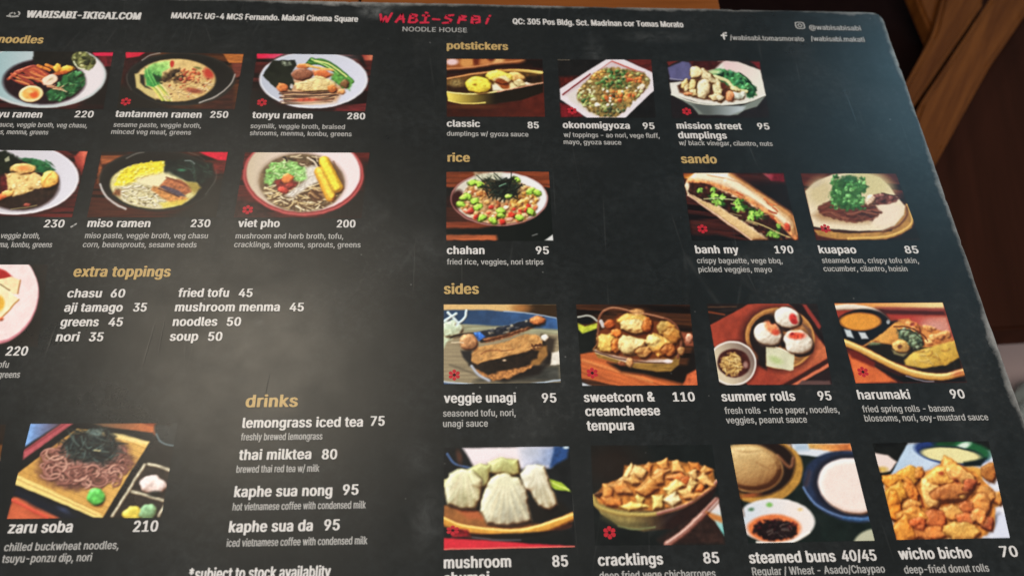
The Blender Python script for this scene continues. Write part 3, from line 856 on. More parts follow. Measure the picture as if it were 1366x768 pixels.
def art_miso(a):
    a.planks((48, 22, 16), (96, 46, 28), 0, 50)
    a.put(a.poly([(160, 120), (400, 120), (290, 190), (150, 210), (130, 380), (200, 380)], 14), (150, 84, 48), 0.25, 90, 16)
    a.put(a.poly([(160, 80), (420, 80), (400, 118), (150, 118)], 10), (48, 34, 26))
    a.put(a.poly([(1060, 86), (1330, 90), (1310, 170), (1230, 165), (1120, 120)], 10), (218, 30, 58), 0.1)
    a.put(a.poly([(1160, 180), (1320, 180), (1300, 280), (1220, 300)], 14), (104, 36, 30), 0.3, 60, 14)
    a.put(a.poly([(1000, 560), (1260, 300), (1340, 320), (1230, 720), (700, 720)], 50), (40, 38, 33))
    black_bowl(a, 680, 350, 532, 278, [([(160, 390), (200, 480), (290, 560), (390, 612)], 20, (190, 184, 180), 0.95),
               ([(400, 150), (480, 110), (560, 90)], 11, (130, 126, 120), 0.8), ([(1215, 260), (1210, 350), (1120, 480)], 8, (96, 96, 92), 0.7), ([(960, 90), (1040, 120), (1110, 165)], 8, (100, 110, 106), 0.6)])
    soup = a.ell(650, 400, 400, 208, 2, 10)
    a.put(soup * a.poly([(200, 100), (760, 170), (740, 280), (1100, 380), (1100, 700), (200, 700)], 14), (216, 204, 136), 0.12)
    c = a.poly([(290, 400), (350, 270), (480, 210), (620, 178), (750, 180), (725, 280), (600, 330), (470, 380), (400, 420)], 12, 14, 24)
    a.put(c, (240, 218, 48), 0.1); a.lumps(c, 120, (9, 19), [(250, 230, 70), (228, 204, 40), (255, 240, 110), (244, 214, 50)], (290, 170, 750, 430), hi=1.15, dark=0.75)
    g = a.poly([(740, 190), (900, 150), (1180, 200), (1190, 300), (1080, 380), (920, 360), (760, 290)], 20, 14)
    a.put(g, (28, 38, 33), 0.4, 40); a.strands(g, 24, 90, 10, [(36, 66, 54), (22, 34, 30), (60, 92, 82)], (760, 150, 1160, 360), (0, 90), 0.3, 0.6)
    a.put(a.ell(900, 258, 36, 12, 0, 10), (60, 120, 90)); a.put(a.curve([(930, 170), (990, 175), (1020, 200)], 10), (120, 130, 126))
    m = a.poly([(480, 330), (600, 300), (780, 285), (900, 350), (700, 420), (640, 480), (480, 400)], 30)
    a.put(m, (232, 220, 170)); 
    sp = a.poly([(270, 430), (470, 370), (640, 420), (760, 540), (720, 605), (500, 600), (330, 530)], 24)
    a.put(sp * soup, (206, 196, 150), 0.2)
    a.strands(sp * soup, 90, 90, 9, [(240, 234, 206), (226, 218, 180), (200, 184, 130), (248, 244, 222)], (260, 370, 740, 600), (0, 60), 0.4, 0.9)
    a.lumps(sp * soup, 26, (4, 8), [(120, 110, 70), (90, 80, 50)], (290, 390, 700, 590))
    a.put(a.poly([(300, 430), (350, 440), (340, 500), (270, 480)], 16), (130, 84, 50), 0.4, 12)
    a.put(a.poly([(640, 400), (720, 420), (900, 490), (960, 520), (900, 565), (820, 570), (700, 500), (620, 440)], 12, 8), (196, 132, 72), 0.25, 26)
    a.put(a.poly([(700, 410), (770, 325), (900, 350), (1000, 410), (990, 460), (930, 490), (800, 430)], 10, 6), (172, 104, 66), 0.3, 26)
    a.put(a.curve([(760, 325), (880, 370), (1000, 430)], 16), (120, 62, 40), a=0.7)
    a.put(a.poly([(700, 415), (740, 400), (880, 450), (940, 500), (860, 495), (760, 450)], 8), (88, 74, 84), 0.25, 14)
    a.put(a.curve([(690, 430), (780, 465), (880, 505)], 10), (60, 34, 30), a=0.8)
    a.put(a.poly([(940, 370), (1030, 375), (1080, 420), (1010, 480)], 20), (160, 140, 66)); a.put(a.poly([(700, 560), (960, 520), (900, 575), (740, 600)], 16), (220, 200, 76), a=0.8)


def art_pho(a):
    a.planks((50, 20, 18), (120, 44, 38), 0, 44)
    a.put(a.poly([(1190, 180), (1330, 180), (1180, 700), (760, 700), (1180, 440)], 40), (38, 34, 30))
    a.put(a.poly([(0, 500), (240, 560), (420, 700), (0, 700)], 40), (60, 38, 34), 0.3)
    a.put(a.ell(645, 300, 552, 374, 0, 8), (150, 54, 54), 0.1)
    a.put(a.ring(645, 298, 546, 366, 12), (206, 108, 104), a=0.7)
    a.grad(a.ell(645, 285, 520, 352, 0, 9), (196, 178, 150), (238, 214, 214), (120, 260), (800, 300))
    soup = a.ell(630, 370, 386, 262, 2, 14)
    a.put(a.ell(630, 365, 394, 268, 2, 30), (132, 108, 84), a=0.8)
    a.put(soup, (110, 90, 64), 0.3)
    a.strands(soup, 36, 100, 14, [(70, 52, 38), (200, 180, 146), (110, 84, 60), (36, 28, 24)], (440, 130, 760, 230), (0, 80), 0.4)
    a.strands(soup, 130, 150, 11, [(228, 208, 162), (204, 176, 122), (240, 226, 190), (120, 92, 56), (214, 190, 140), (96, 70, 46)], (250, 410, 860, 620), (-40, 60), 0.35)
    g = a.poly([(290, 380), (300, 280), (360, 190), (520, 170), (650, 230), (700, 330), (620, 370), (560, 340), (400, 340), (340, 400)], 14, 18, 26)
    a.put(g, (150, 206, 116), 0.3, 24); a.strands(g, 60, 60, 14, [(176, 226, 140), (120, 186, 84), (206, 240, 170), (96, 160, 70), (150, 216, 110)], (290, 180, 690, 390), (0, 360), 0.6, 0.8)
    w = a.poly([(660, 230), (760, 215), (800, 270), (790, 360), (700, 400), (560, 510), (480, 490), (600, 400), (680, 340)], 20, 8)
    a.put(w, (216, 208, 196), 0.12, 22); a.strands(w, 30, 120, 7, [(236, 230, 222), (190, 178, 162)], (520, 240, 780, 480), (100, 150), 0.3, 0.6)
    a.put(a.poly([(380, 360), (450, 330), (600, 375), (560, 420), (460, 480), (420, 450)], 12, 10), (132, 46, 40), 0.4, 20)
    a.lump(500, 340, 54, 44, 20, (222, 122, 60)); a.lump(455, 440, 46, 32, 20, (206, 74, 60)); a.lump(520, 400, 44, 30, -20, (150, 54, 44))
    a.strands(a.ell(750, 480, 90, 70, 0, 16), 20, 90, 17, [(150, 110, 72), (96, 62, 40), (196, 154, 106)], (690, 430, 820, 510), (30, 50), 0.2)
    a.put(a.curve([(680, 140), (740, 180), (780, 240)], 15), (226, 206, 180)); a.put(a.curve([(760, 130), (770, 180)], 12), (200, 180, 150))
    a.put(a.curve([(920, 180), (990, 330), (1010, 430)], 18), (120, 84, 60), a=0.7)
    a.put(a.line([(790, 275), (890, 500)], 96, 9), (226, 158, 42)); a.put(a.line([(800, 280), (900, 490)], 70, 16), (248, 200, 66), 0.12, 18)
    a.put(a.line([(835, 180), (955, 420)], 104, 9), (222, 170, 34)); a.put(a.line([(830, 180), (945, 415)], 78, 16), (250, 214, 60), 0.12, 18)


def art_plate(a):
    a.fill((46, 42, 38), 0.2, 60)
    a.put(a.ell(60, 260, 220, 260, 0, 60), (34, 31, 27), a=0.7)
    a.put(a.ell(-60, 215, 268, 272, 0, 7), (196, 120, 130)); a.put(a.ell(-62, 205, 266, 268, 0, 6), (236, 208, 206), 0.04)
    a.put(a.ell(0, 130, 60, 50, 20, 8), (206, 56, 44)); a.put(a.ell(0, 105, 70, 26, 25, 8), (170, 40, 36))
    a.put(a.poly([(-60, 150), (60, 120), (108, 140), (92, 215), (70, 215), (0, 170)], 5), (240, 210, 160), 0.08); a.put(a.line([(108, 140), (94, 212)], 6), (150, 90, 40))
    a.put(a.poly([(-100, 160), (0, 160), (100, 245), (0, 350), (-100, 350)], 5), (246, 224, 176), 0.08); a.put(a.line([(100, 245), (0, 352)], 7), (176, 120, 60))
    a.put(a.ell(0, 265, 22, 40, 0, 8), (228, 170, 60)); a.lump(4, 350, 14, 10, 0, (200, 90, 50)); a.put(a.line([(0, 165), (50, 195)], 5), (90, 70, 40))


def art_sliver(a):
    a.fill((44, 34, 26), 0.3, 40)
    a.put(a.poly([(-900, 220), (60, 225), (60, 320), (-900, 310)], 10), (110, 70, 34)); a.put(a.ell(-20, 360, 40, 50, 0, 10), (206, 160, 130))


def art_soba(a):
    a.fill((34, 33, 31), 0.2, 80)
    a.grad(a.poly([(200, 70), (420, 70), (150, 250), (130, 340)], 12), (120, 160, 220), (92, 74, 84), (210, 90), (400, 110), 0.1)
    a.put(a.poly([(420, 74), (500, 74), (450, 110), (155, 330), (160, 265)], 10), (176, 84, 90), 0.08); a.put(a.line([(440, 80), (170, 270)], 8), (120, 46, 56), a=0.7)
    a.grad(a.poly([(640, 70), (1140, 68), (1060, 160), (900, 130), (700, 100)], 14), (110, 84, 62), (206, 110, 58), (700, 90), (1080, 90), 0.08)
    a.put(a.ell(1210, 120, 160, 110, 0, 10), (46, 50, 50), 0.1); a.put(a.curve([(1065, 150), (1090, 200), (1150, 228), (1210, 232)], 9), (116, 136, 142))
    a.put(a.poly([(90, 580), (220, 600), (420, 720), (40, 740)], 10), (196, 96, 62), 0.12, 80, 20, 0.4); a.put(a.line([(80, 600), (320, 715)], 22), (206, 82, 60))
    a.put(a.poly([(120, 420), (500, 80), (1040, 140), (1060, 190), (700, 724), (420, 724), (90, 560)], 10), (28, 29, 30), 0.15)
    a.put(a.poly([(110, 520), (560, 716), (440, 724), (240, 650), (90, 560)], 20), (30, 34, 44)); a.put(a.ell(430, 665, 40, 14, 25, 14), (56, 66, 92))
    mat = a.poly([(110, 430), (520, 112), (600, 118), (1020, 205), (700, 715), (640, 712), (105, 490)], 6)
    a.grad(mat, (226, 174, 90), (240, 190, 100), (300, 300), (900, 400), 0.06)
    t = 0.40
    for k in range(46):                                            # bamboo sticks of the mat
        o = 80 + k * 15.5
        a.put(a.line([(40 + k * 1.0, o - 210), (1100, o - 210 + 1060 * t)], 5, 5) * mat, (120, 72, 34), a=0.62 if k % 3 else 0.8)
    a.put(a.poly([(105, 470), (110, 430), (680, 690), (700, 715), (640, 714), (105, 500)], 5), (236, 204, 120), 0.05); a.put(a.line([(112, 462), (660, 700)], 5), (150, 100, 50), a=0.7)
    a.put(a.poly([(700, 140), (830, 150), (1020, 205), (1000, 225), (720, 170)], 10), (238, 212, 140), a=0.8)
    nd_ = a.ell(580, 350, 320, 180, -8, 30, 20)
    a.put(nd_, (110, 74, 62), 0.3, 30)
    for k in range(150):
        u = a.r.rand() ** 0.6; th = a.r.uniform(0, 6.28)
        x = 570 + 290 * u * math.cos(th); y = 370 + 140 * u * math.sin(th)
        R = a.r.uniform(28, 70); t0 = a.r.uniform(0, 6.28); rr = a.r.uniform(0.5, 0.9)
        pts = [(x + R * math.cos(t0 + j * 0.5), y + R * rr * math.sin(t0 + j * 0.5)) for j in range(8)]
        a.put(a.line([(px + 3, py + 6) for px, py in pts], 15), (70, 42, 40), a=0.45)
        a.put(a.line(pts, 11), [(186, 134, 118), (166, 112, 98), (206, 156, 136), (140, 92, 80)][k % 4], a=0.95)
    nb = a.ell(620, 240, 190, 112, 4, 30, 26)
    a.put(nb, (36, 44, 46), 0.3, 20)
    a.strands(a.ell(620, 235, 245, 140, 0, 30), 120, 80, 9, [(30, 40, 42), (52, 66, 66), (84, 104, 100), (24, 30, 32), (44, 56, 58)], (430, 120, 800, 330), (0, 360), 0.2, 0.9)
    a.put(a.ell(650, 140, 50, 26, 0, 16), (110, 130, 124), 0.4, 10, a=0.7); a.put(a.line([(640, 262), (680, 268)], 10), (186, 176, 130))
    a.lump(655, 585, 60, 60, 0, (96, 190, 84), dark=0.6, hi=1.2, wob=8)
    a.put(a.poly([(1000, 355), (1190, 400), (1160, 560), (1100, 712), (750, 712), (880, 510)], 12), (52, 44, 38), 0.2)
    for pts in ([(985, 365), (880, 530), (765, 705)], [(1010, 360), (1090, 378), (1180, 410)], [(1180, 415), (1150, 580), (1085, 705)], [(900, 545), (1000, 570), (1110, 605)]):
        a.put(a.curve(pts, 24), (150, 136, 112), 0.3, 20); a.put(a.curve(pts, 9), (196, 188, 162), 0.3, 20)
    a.lump(1045, 500, 92, 64, 10, (232, 208, 200), dark=0.75, hi=1.04, wob=14)
    a.put(a.ell(1060, 560, 50, 20, 0, 12), (40, 44, 40)); a.lump(910, 690, 72, 52, 0, (222, 196, 74)); a.lump(1010, 680, 60, 56, 0, (130, 168, 120), wob=8)


def art_classic(a):
    a.grad(np.ones(a.X.shape), (62, 24, 12), (92, 34, 22), (200, 500), (1000, 600), 0.15, 60)
    a.put(a.poly([(0, 50), (560, 50), (860, 75), (860, 110), (400, 170), (40, 190)], 20), (150, 84, 40))
    a.put(a.ell(100, 100, 60, 34, 0, 16), (226, 190, 190)); a.put(a.ell(250, 105, 70, 58, 0, 20), (206, 140, 76)); a.put(a.ell(350, 90, 34, 46, 0, 20), (104, 40, 18))
    a.put(a.ell(440, 100, 60, 36, 0, 20), (196, 124, 70)); a.put(a.ell(570, 90, 60, 40, 0, 22), (222, 168, 106)); a.put(a.ell(500, 72, 34, 20, 0, 16), (96, 36, 16))
    a.put(a.curve([(40, 180), (300, 160), (560, 120), (840, 90)], 26, 14), (176, 110, 66)); a.put(a.poly([(860, 60), (1060, 60), (1060, 190), (780, 160)], 40), (26, 14, 10))
    a.put(a.curve([(40, 215), (300, 195), (600, 150), (900, 140)], 44, 24), (38, 18, 12))
    a.put(a.poly([(40, 270), (300, 220), (560, 190), (1020, 190), (1030, 320), (640, 400), (440, 440), (40, 420)], 10), (92, 62, 26), 0.3)
    a.put(a.curve([(40, 280), (260, 238), (500, 205), (700, 190)], 16), (206, 140, 84)); a.grad(a.curve([(560, 196), (800, 192), (1020, 215)], 30), (180, 120, 50), (226, 200, 110), (560, 200), (1000, 200))
    a.put(a.poly([(830, 260), (1020, 235), (1020, 310), (860, 330)], 20), (44, 28, 14), 0.3); a.put(a.poly([(50, 340), (240, 370), (320, 420), (50, 410)], 14), (52, 28, 12))
    a.put(a.ell(140, 320, 70, 40, 0, 30), (160, 140, 90), 0.4, 14, a=0.7)
    a.lump(760, 260, 90, 50, 10, (222, 170, 96)); a.lump(870, 340, 60, 24, 0, (230, 190, 160)); a.lump(800, 330, 70, 40, 30, (206, 186, 130))
    a.lump(580, 260, 130, 70, 10, (232, 206, 80), dark=0.75, wob=6)
    a.lump(370, 345, 130, 88, 0, (240, 220, 70), dark=0.7, hi=1.1, wob=6)
    a.put(a.ell(330, 340, 20, 10, 0, 8), (160, 110, 30)); a.put(a.ell(320, 292, 22, 9, 0, 8), (196, 160, 50)); a.put(a.ell(400, 290, 18, 8, 0, 8), (200, 160, 50))
    a.put(a.poly([(520, 280), (640, 240), (780, 370), (620, 410), (540, 350)], 14), (236, 220, 160)); a.put(a.ell(615, 330, 84, 46, 30, 9), (150, 76, 30), 0.2)
    a.put(a.poly([(500, 340), (560, 330), (620, 400), (520, 400)], 16), (240, 232, 200))
    a.put(a.poly([(40, 410), (300, 432), (560, 410), (1035, 320), (1035, 420), (800, 500), (500, 535), (260, 540), (50, 500)], 9), (32, 24, 12))
    a.grad(a.poly([(40, 415), (300, 440), (560, 418), (560, 535), (260, 532), (60, 500)], 9), (240, 212, 90), (36, 26, 14), (60, 450), (540, 470))
    a.put(a.curve([(45, 415), (300, 436), (560, 410)], 14), (246, 226, 140)); a.put(a.curve([(60, 500), (200, 528), (330, 530), (440, 520)], 12), (240, 214, 110))
    a.put(a.curve([(560, 412), (800, 365), (1030, 318)], 13), (206, 150, 120)); a.put(a.ell(300, 560, 240, 20, 0, 20), (110, 66, 30), a=0.6)


def art_okonomi(a):
    a.fill((28, 26, 24), 0.2, 60)
    a.put(a.poly([(760, 70), (1060, 70), (1060, 240), (900, 160)], 14), (96, 34, 28), 0.3, 70, 16); a.put(a.poly([(80, 260), (320, 250), (100, 380)], 24), (84, 26, 18), 0.3)
    a.put(a.poly([(90, 520), (260, 560), (330, 660), (100, 668)], 12), (110, 24, 30), 0.3); a.put(a.line([(70, 74), (190, 74)], 14), (150, 140, 120))
    a.put(a.poly([(565, 72), (740, 72), (1040, 215), (1062, 390), (750, 680), (380, 680), (98, 490), (88, 385)], 8), (222, 212, 218), 0.03)
    a.put(a.poly([(620, 88), (880, 190), (960, 210), (460, 200), (150, 440), (115, 450)], 6), (178, 90, 84)); a.put(a.poly([(620, 100), (860, 200), (500, 210), (160, 455), (110, 440), (120, 430)], 10), (206, 186, 190))
    a.put(a.line([(625, 92), (900, 205)], 12), (196, 100, 88)); a.put(a.line([(120, 440), (400, 230)], 16), (130, 50, 54))
    a.put(a.poly([(160, 450), (500, 230), (880, 200), (1010, 250), (1010, 360), (680, 650), (430, 650), (200, 510)], 12), (214, 204, 198))
    m = a.poly([(255, 440), (290, 380), (440, 220), (560, 160), (700, 165), (950, 215), (1010, 280), (1000, 360), (800, 560), (680, 660), (500, 665), (380, 600), (270, 500)], 12, 14, 30)
    a.put(m, (136, 112, 62), 0.4, 22)
    cols = [(206, 160, 90), (222, 130, 62), (110, 130, 70), (58, 92, 48), (190, 190, 130), (84, 62, 36), (150, 150, 90)]
    a.lumps(m, 90, (10, 30), cols, (260, 170, 1010, 650), hi=1.25)
    a.lumps(m * a.ell(330, 440, 130, 150, -20, 60), 40, (10, 26), [(206, 206, 150), (176, 190, 112), (222, 220, 180)], (260, 280, 480, 600))
    a.lumps(m * a.ell(640, 270, 180, 110, 0, 60), 60, (8, 22), [(48, 86, 40), (72, 120, 58), (34, 60, 34), (110, 150, 84)], (480, 180, 820, 380))
    a.lumps(m * a.ell(700, 450, 170, 70, -5, 50), 34, (10, 26), [(226, 120, 54), (206, 84, 40), (236, 170, 90)], (540, 400, 860, 520))
    a.lumps(m * a.ell(860, 270, 120, 60, 10, 40), 24, (10, 24), [(226, 120, 56), (236, 180, 90), (196, 90, 50)], (760, 220, 960, 320))
    a.lumps(m * a.ell(620, 590, 160, 90, 0, 50), 40, (8, 22), [(40, 60, 40), (84, 104, 60), (60, 70, 50), (120, 120, 70)], (460, 520, 760, 660))
    a.lumps(m * a.ell(470, 230, 100, 60, 0, 40), 18, (10, 22), [(222, 170, 84), (214, 140, 66)], (400, 190, 560, 280)); a.lumps(m, 12, (12, 20), [(236, 226, 200)], (440, 330, 980, 560)); a.lump(470, 545, 30, 20, 0, (244, 230, 200)); a.lump(935, 360, 34, 34, 0, (214, 190, 160))


def star_bowl_side(a):
    pass


def art_mission(a):
    a.fill((36, 28, 28), 0.2, 60)
    a.put(a.poly([(320, 85), (700, 85), (600, 180), (350, 160)], 30), (70, 26, 24)); a.put(a.poly([(70, 100), (200, 85), (90, 140)], 8), (110, 40, 34)); a.put(a.poly([(930, 95), (1030, 100), (1030, 190)], 14), (116, 32, 38))
    a.put(a.poly([(130, 440), (380, 540), (820, 560), (1090, 450), (1000, 560), (860, 600), (800, 645), (400, 640), (330, 560)], 10), (120, 128, 120))
    a.grad(a.poly([(330, 540), (880, 560), (850, 600), (720, 648), (450, 640)], 14), (90, 96, 92), (170, 180, 184), (500, 640), (820, 610))
    a.put(a.poly([(600, 88), (800, 100), (1030, 190), (1090, 445), (880, 520), (640, 545), (400, 525), (120, 440), (105, 320), (300, 300)], 8), (222, 218, 206), 0.03)
    a.grad(a.poly([(640, 95), (780, 100), (1020, 190), (1070, 420), (700, 330)], 24), (226, 190, 190), (226, 222, 206), (700, 100), (1000, 350))
    a.put(a.poly([(80, 160), (230, 95), (330, 110), (330, 300), (110, 290)], 12), (92, 90, 128), 0.12, 60); a.put(a.curve([(105, 275), (240, 295)], 14), (130, 126, 150))
    a.put(a.poly([(300, 90), (650, 90), (560, 180), (500, 200), (330, 160)], 20), (72, 26, 24), 0.3)
    a.put(a.poly([(180, 350), (330, 270), (700, 290), (800, 480), (600, 505), (380, 480), (200, 420)], 14), (96, 52, 30), 0.4, 26)
    g = a.poly([(500, 205), (620, 175), (800, 210), (860, 240), (980, 360), (985, 440), (920, 470), (860, 400), (720, 360), (600, 280)], 14, 16, 30)
    a.put(g, (66, 132, 78), 0.4, 32); a.lumps(g, 50, (14, 38), [(90, 170, 100), (34, 84, 52), (140, 206, 130), (52, 120, 76), (24, 60, 40)], (500, 190, 990, 460)); a.put(a.curve([(820, 220), (900, 280), (990, 400)], 14), (24, 50, 30))
    a.put(a.ell(560, 205, 60, 20, 0, 16), (190, 214, 150)); a.put(a.poly([(870, 380), (990, 370), (960, 470), (890, 470)], 12, 8), (34, 84, 48), 0.3)
    a.put(a.curve([(560, 250), (690, 300), (760, 380), (890, 410)], 34), (214, 208, 150), 0.1); a.lump(790, 450, 90, 46, 0, (206, 214, 196)); a.lump(720, 460, 50, 56, 10, (206, 132, 86))
    for x, y, rx, ry, r, c in ((260, 330, 34, 50, 20, (226, 190, 120)), (275, 370, 24, 44, 20, (232, 206, 150)), (335, 340, 36, 70, 10, (222, 196, 130)), (350, 420, 46, 40, 0, (226, 200, 140)), (290, 430, 40, 16, 0, (226, 140, 90)),
                              (590, 380, 44, 120, -10, (230, 214, 160)), (480, 250, 46, 110, -50, (230, 210, 160)), (370, 210, 60, 66, 0, (236, 216, 158)), (450, 380, 72, 104, 8, (236, 218, 170)), (580, 465, 70, 36, 0, (232, 206, 150)), (620, 480, 44, 30, 0, (226, 210, 170)), (770, 380, 60, 24, 20, (226, 216, 150))):
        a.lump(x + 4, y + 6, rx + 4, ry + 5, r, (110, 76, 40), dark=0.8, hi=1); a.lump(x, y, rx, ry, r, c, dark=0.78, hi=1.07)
    a.put(a.ell(650, 350, 22, 26, 0, 8), (96, 40, 24)); a.put(a.ell(655, 430, 18, 30, 0, 8), (84, 40, 28)); a.put(a.curve([(120, 440), (380, 528), (640, 540), (880, 520), (1085, 445)], 12), (222, 222, 204))


def edamame(a, clip, n, box):
    for i in range(n):
        x, y = a.r.uniform(box[0], box[2]), a.r.uniform(box[1], box[3]); r = a.r.uniform(-40, 50)
        a.lump(x, y + 4, 44, 30, r, (70, 90, 30), dark=0.7, hi=1, clip=clip); a.lump(x, y, 38, 26, r, (168, 218, 74), dark=0.7, hi=1.2, clip=clip)


def art_chahan(a):
    a.fill((26, 24, 22), 0.2, 60)
    for y0, y1, c in ((60, 215, (128, 62, 34)), (300, 400, (44, 24, 20)), (400, 600, (66, 34, 24)), (540, 600, (130, 62, 38)), (650, 705, (166, 88, 52))):
        a.put(a.poly([(30, y0), (1060, y0), (1060, y1), (30, y1)], 10, 6, 60), c, 0.3, 200, 16)
    a.put(a.poly([(40, 600), (340, 600), (500, 570), (760, 545), (1000, 230), (1060, 230), (1060, 730), (520, 730), (500, 650), (40, 650)], 24), (18, 24, 20))
    a.put(a.poly([(950, 705), (1030, 650), (1040, 705)], 8), (206, 206, 204)); a.put(a.line([(835, 660), (885, 648)], 9), (120, 120, 118))
    a.put(a.ell(530, 320, 455, 256, 0, 8), (100, 34, 32)); a.put(a.ring(530, 320, 452, 253, 9), (196, 160, 150), a=0.9)
    a.grad(a.ell(535, 315, 438, 240, 0, 8), (206, 200, 182), (228, 228, 232), (150, 200), (850, 300))
    a.put(a.ell(140, 330, 60, 90, 10, 20) * a.ell(530, 320, 445, 250), (60, 24, 22))
    a.put(a.poly([(300, 70), (560, 70), (520, 160), (300, 200)], 30), (190, 190, 160), 0.3, 16, a=0.8)
    m = a.poly([(150, 330), (250, 180), (420, 140), (640, 150), (860, 220), (900, 330), (860, 440), (760, 530), (540, 560), (300, 520), (180, 430)], 16, 12)
    a.put(m, (186, 140, 92), 0.3, 20); a.lumps(m, 170, (12, 32), [(222, 190, 140), (206, 150, 84), (236, 208, 166), (190, 120, 60), (214, 170, 110), (160, 90, 50)], (170, 200, 890, 550), hi=1.15)
    a.lumps(m * a.ell(760, 350, 160, 110, 0, 40), 50, (12, 28), [(206, 150, 66), (180, 120, 46), (226, 176, 96)], (640, 260, 900, 440)); a.lumps(m, 18, (16, 30), [(206, 70, 46), (190, 50, 40), (226, 110, 70)], (180, 380, 880, 550))
    for x, y in ((280, 170), (350, 190), (170, 370), (240, 300), (300, 345), (330, 400), (370, 500), (470, 525), (545, 435), (545, 480), (720, 500), (825, 445), (680, 140), (820, 250), (880, 265), (200, 310)):
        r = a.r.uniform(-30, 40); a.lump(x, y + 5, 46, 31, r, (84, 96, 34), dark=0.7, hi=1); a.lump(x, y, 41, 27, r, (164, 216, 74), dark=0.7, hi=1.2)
    a.lump(645, 475, 34, 28, 10, (206, 56, 36)); a.lump(555, 535, 28, 26, 0, (206, 50, 36)); a.lump(260, 440, 34, 24, 0, (200, 66, 50)); a.lump(620, 515, 40, 18, 0, (226, 170, 140))
    nb = a.ell(570, 235, 150, 96, 8, 30, 24)
    a.put(nb, (24, 34, 28), 0.3, 16); a.strands(a.ell(570, 225, 230, 130, 5, 20), 90, 90, 8, [(20, 30, 26), (34, 48, 38), (14, 22, 18), (50, 66, 54)], (400, 130, 700, 320), (0, 360), 0.15)
    for p in ([(320, 100), (400, 180)], [(480, 80), (560, 150)], [(640, 70), (640, 130)], [(700, 200), (770, 190)]): a.put(a.line(p, 8), (28, 36, 28))
    a.lump(615, 300, 34, 20, 0, (176, 222, 90)); a.put(a.line([(530, 205), (590, 180)], 9), (120, 160, 130))


def art_banh(a):
    a.planks((40, 18, 16), (92, 42, 34), 0.1, 52)
    a.put(a.poly([(640, 170), (1060, 170), (1160, 520), (1100, 460)], 40), (30, 20, 17), 0.2); a.put(a.poly([(140, 660), (400, 650), (700, 720), (150, 720)], 20), (22, 22, 22))
    a.grad(a.poly([(820, 78), (1020, 78), (1020, 160), (900, 150)], 12), (190, 100, 110), (110, 20, 34), (830, 90), (930, 120), 0.3); a.grad(a.poly([(80, 80), (190, 80), (150, 130), (90, 130)], 10), (150, 80, 40), (220, 140, 50), (100, 90), (120, 125))
    loaf = a.poly([(190, 74), (500, 74), (640, 170), (860, 310), (1080, 460), (1140, 560), (1158, 700), (720, 705), (500, 570), (300, 420), (125, 290), (90, 200), (120, 130)], 7)
    a.grad(loaf, (232, 206, 168), (206, 156, 100), (700, 300), (840, 250), 0.06, h=90, bump=3)
    a.put(a.poly([(200, 74), (490, 74), (640, 175), (620, 190), (380, 110)], 12), (240, 220, 190)); a.put(a.curve([(300, 95), (460, 130), (600, 170), (720, 250)], 12, 8), (176, 120, 76), a=0.8)
    a.put(a.curve([(520, 90), (740, 240), (960, 390), (1110, 500), (1150, 650)], 34, 24), (196, 134, 78)); a.put(a.curve([(480, 160), (700, 290), (900, 430), (1060, 560)], 60, 40), (240, 214, 178))
    a.put(a.curve([(130, 150), (330, 180), (500, 240), (700, 340), (860, 450), (980, 560), (1130, 690)], 44, 16), (222, 140, 84), 0.3, 24); a.strands(loaf, 16, 70, 15, [(206, 92, 50), (226, 130, 76), (190, 76, 44)], (420, 190, 960, 520), (20, 60), 0.2)
    fil = a.poly([(140, 170), (300, 180), (480, 270), (700, 370), (860, 470), (1010, 590), (1100, 690), (880, 705), (800, 640), (600, 510), (420, 400), (260, 340), (130, 270)], 14, 14, 30)
    a.put(fil, (60, 30, 22), 0.5, 24); a.lumps(fil, 60, (12, 34), [(88, 44, 34), (40, 22, 18), (120, 66, 50), (60, 30, 26)], (140, 180, 1080, 690))
    a.strands(fil, 18, 160, 9, [(220, 190, 150), (190, 140, 100), (206, 200, 140)], (180, 250, 900, 600), (15, 40), 0.1, 0.8)
    gm = a.poly([(190, 200), (330, 200), (480, 300), (620, 330), (800, 450), (980, 600), (980, 700), (880, 690), (820, 500), (640, 500), (520, 400), (380, 375), (230, 270)], 20, 30, 26)
    a.lumps(gm, 26, (14, 34), [(34, 70, 26), (46, 92, 34)], (190, 190, 980, 690))
    for x, y, z in ((230, 230, 34), (350, 225, 32), (350, 290, 42), (400, 340, 48), (430, 310, 36), (590, 350, 42), (620, 400, 46), (700, 480, 46), (760, 470, 44), (710, 440, 36), (800, 460, 26), (880, 630, 40), (930, 670, 44), (960, 580, 30), (580, 330, 26)):
        a.leaf(x, y + 6, z * 1.1, a.r.uniform(-60, 120), (44, 84, 28)); a.leaf(x - 6, y, z * 1.15, a.r.uniform(-60, 120), (150, 206, 84))
    a.put(a.curve([(270, 325), (400, 318), (560, 335)], 9), (196, 206, 150)); a.put(a.curve([(670, 520), (820, 570), (1000, 650), (1080, 680)], 11), (196, 180, 120)); a.lump(1050, 590, 26, 40, -20, (196, 70, 46)); a.put(a.poly([(125, 285), (300, 400), (720, 704), (860, 700), (600, 520), (420, 410)], 12), (224, 186, 130), 0.06); a.put(a.line([(125, 290), (715, 700)], 14), (236, 200, 176))


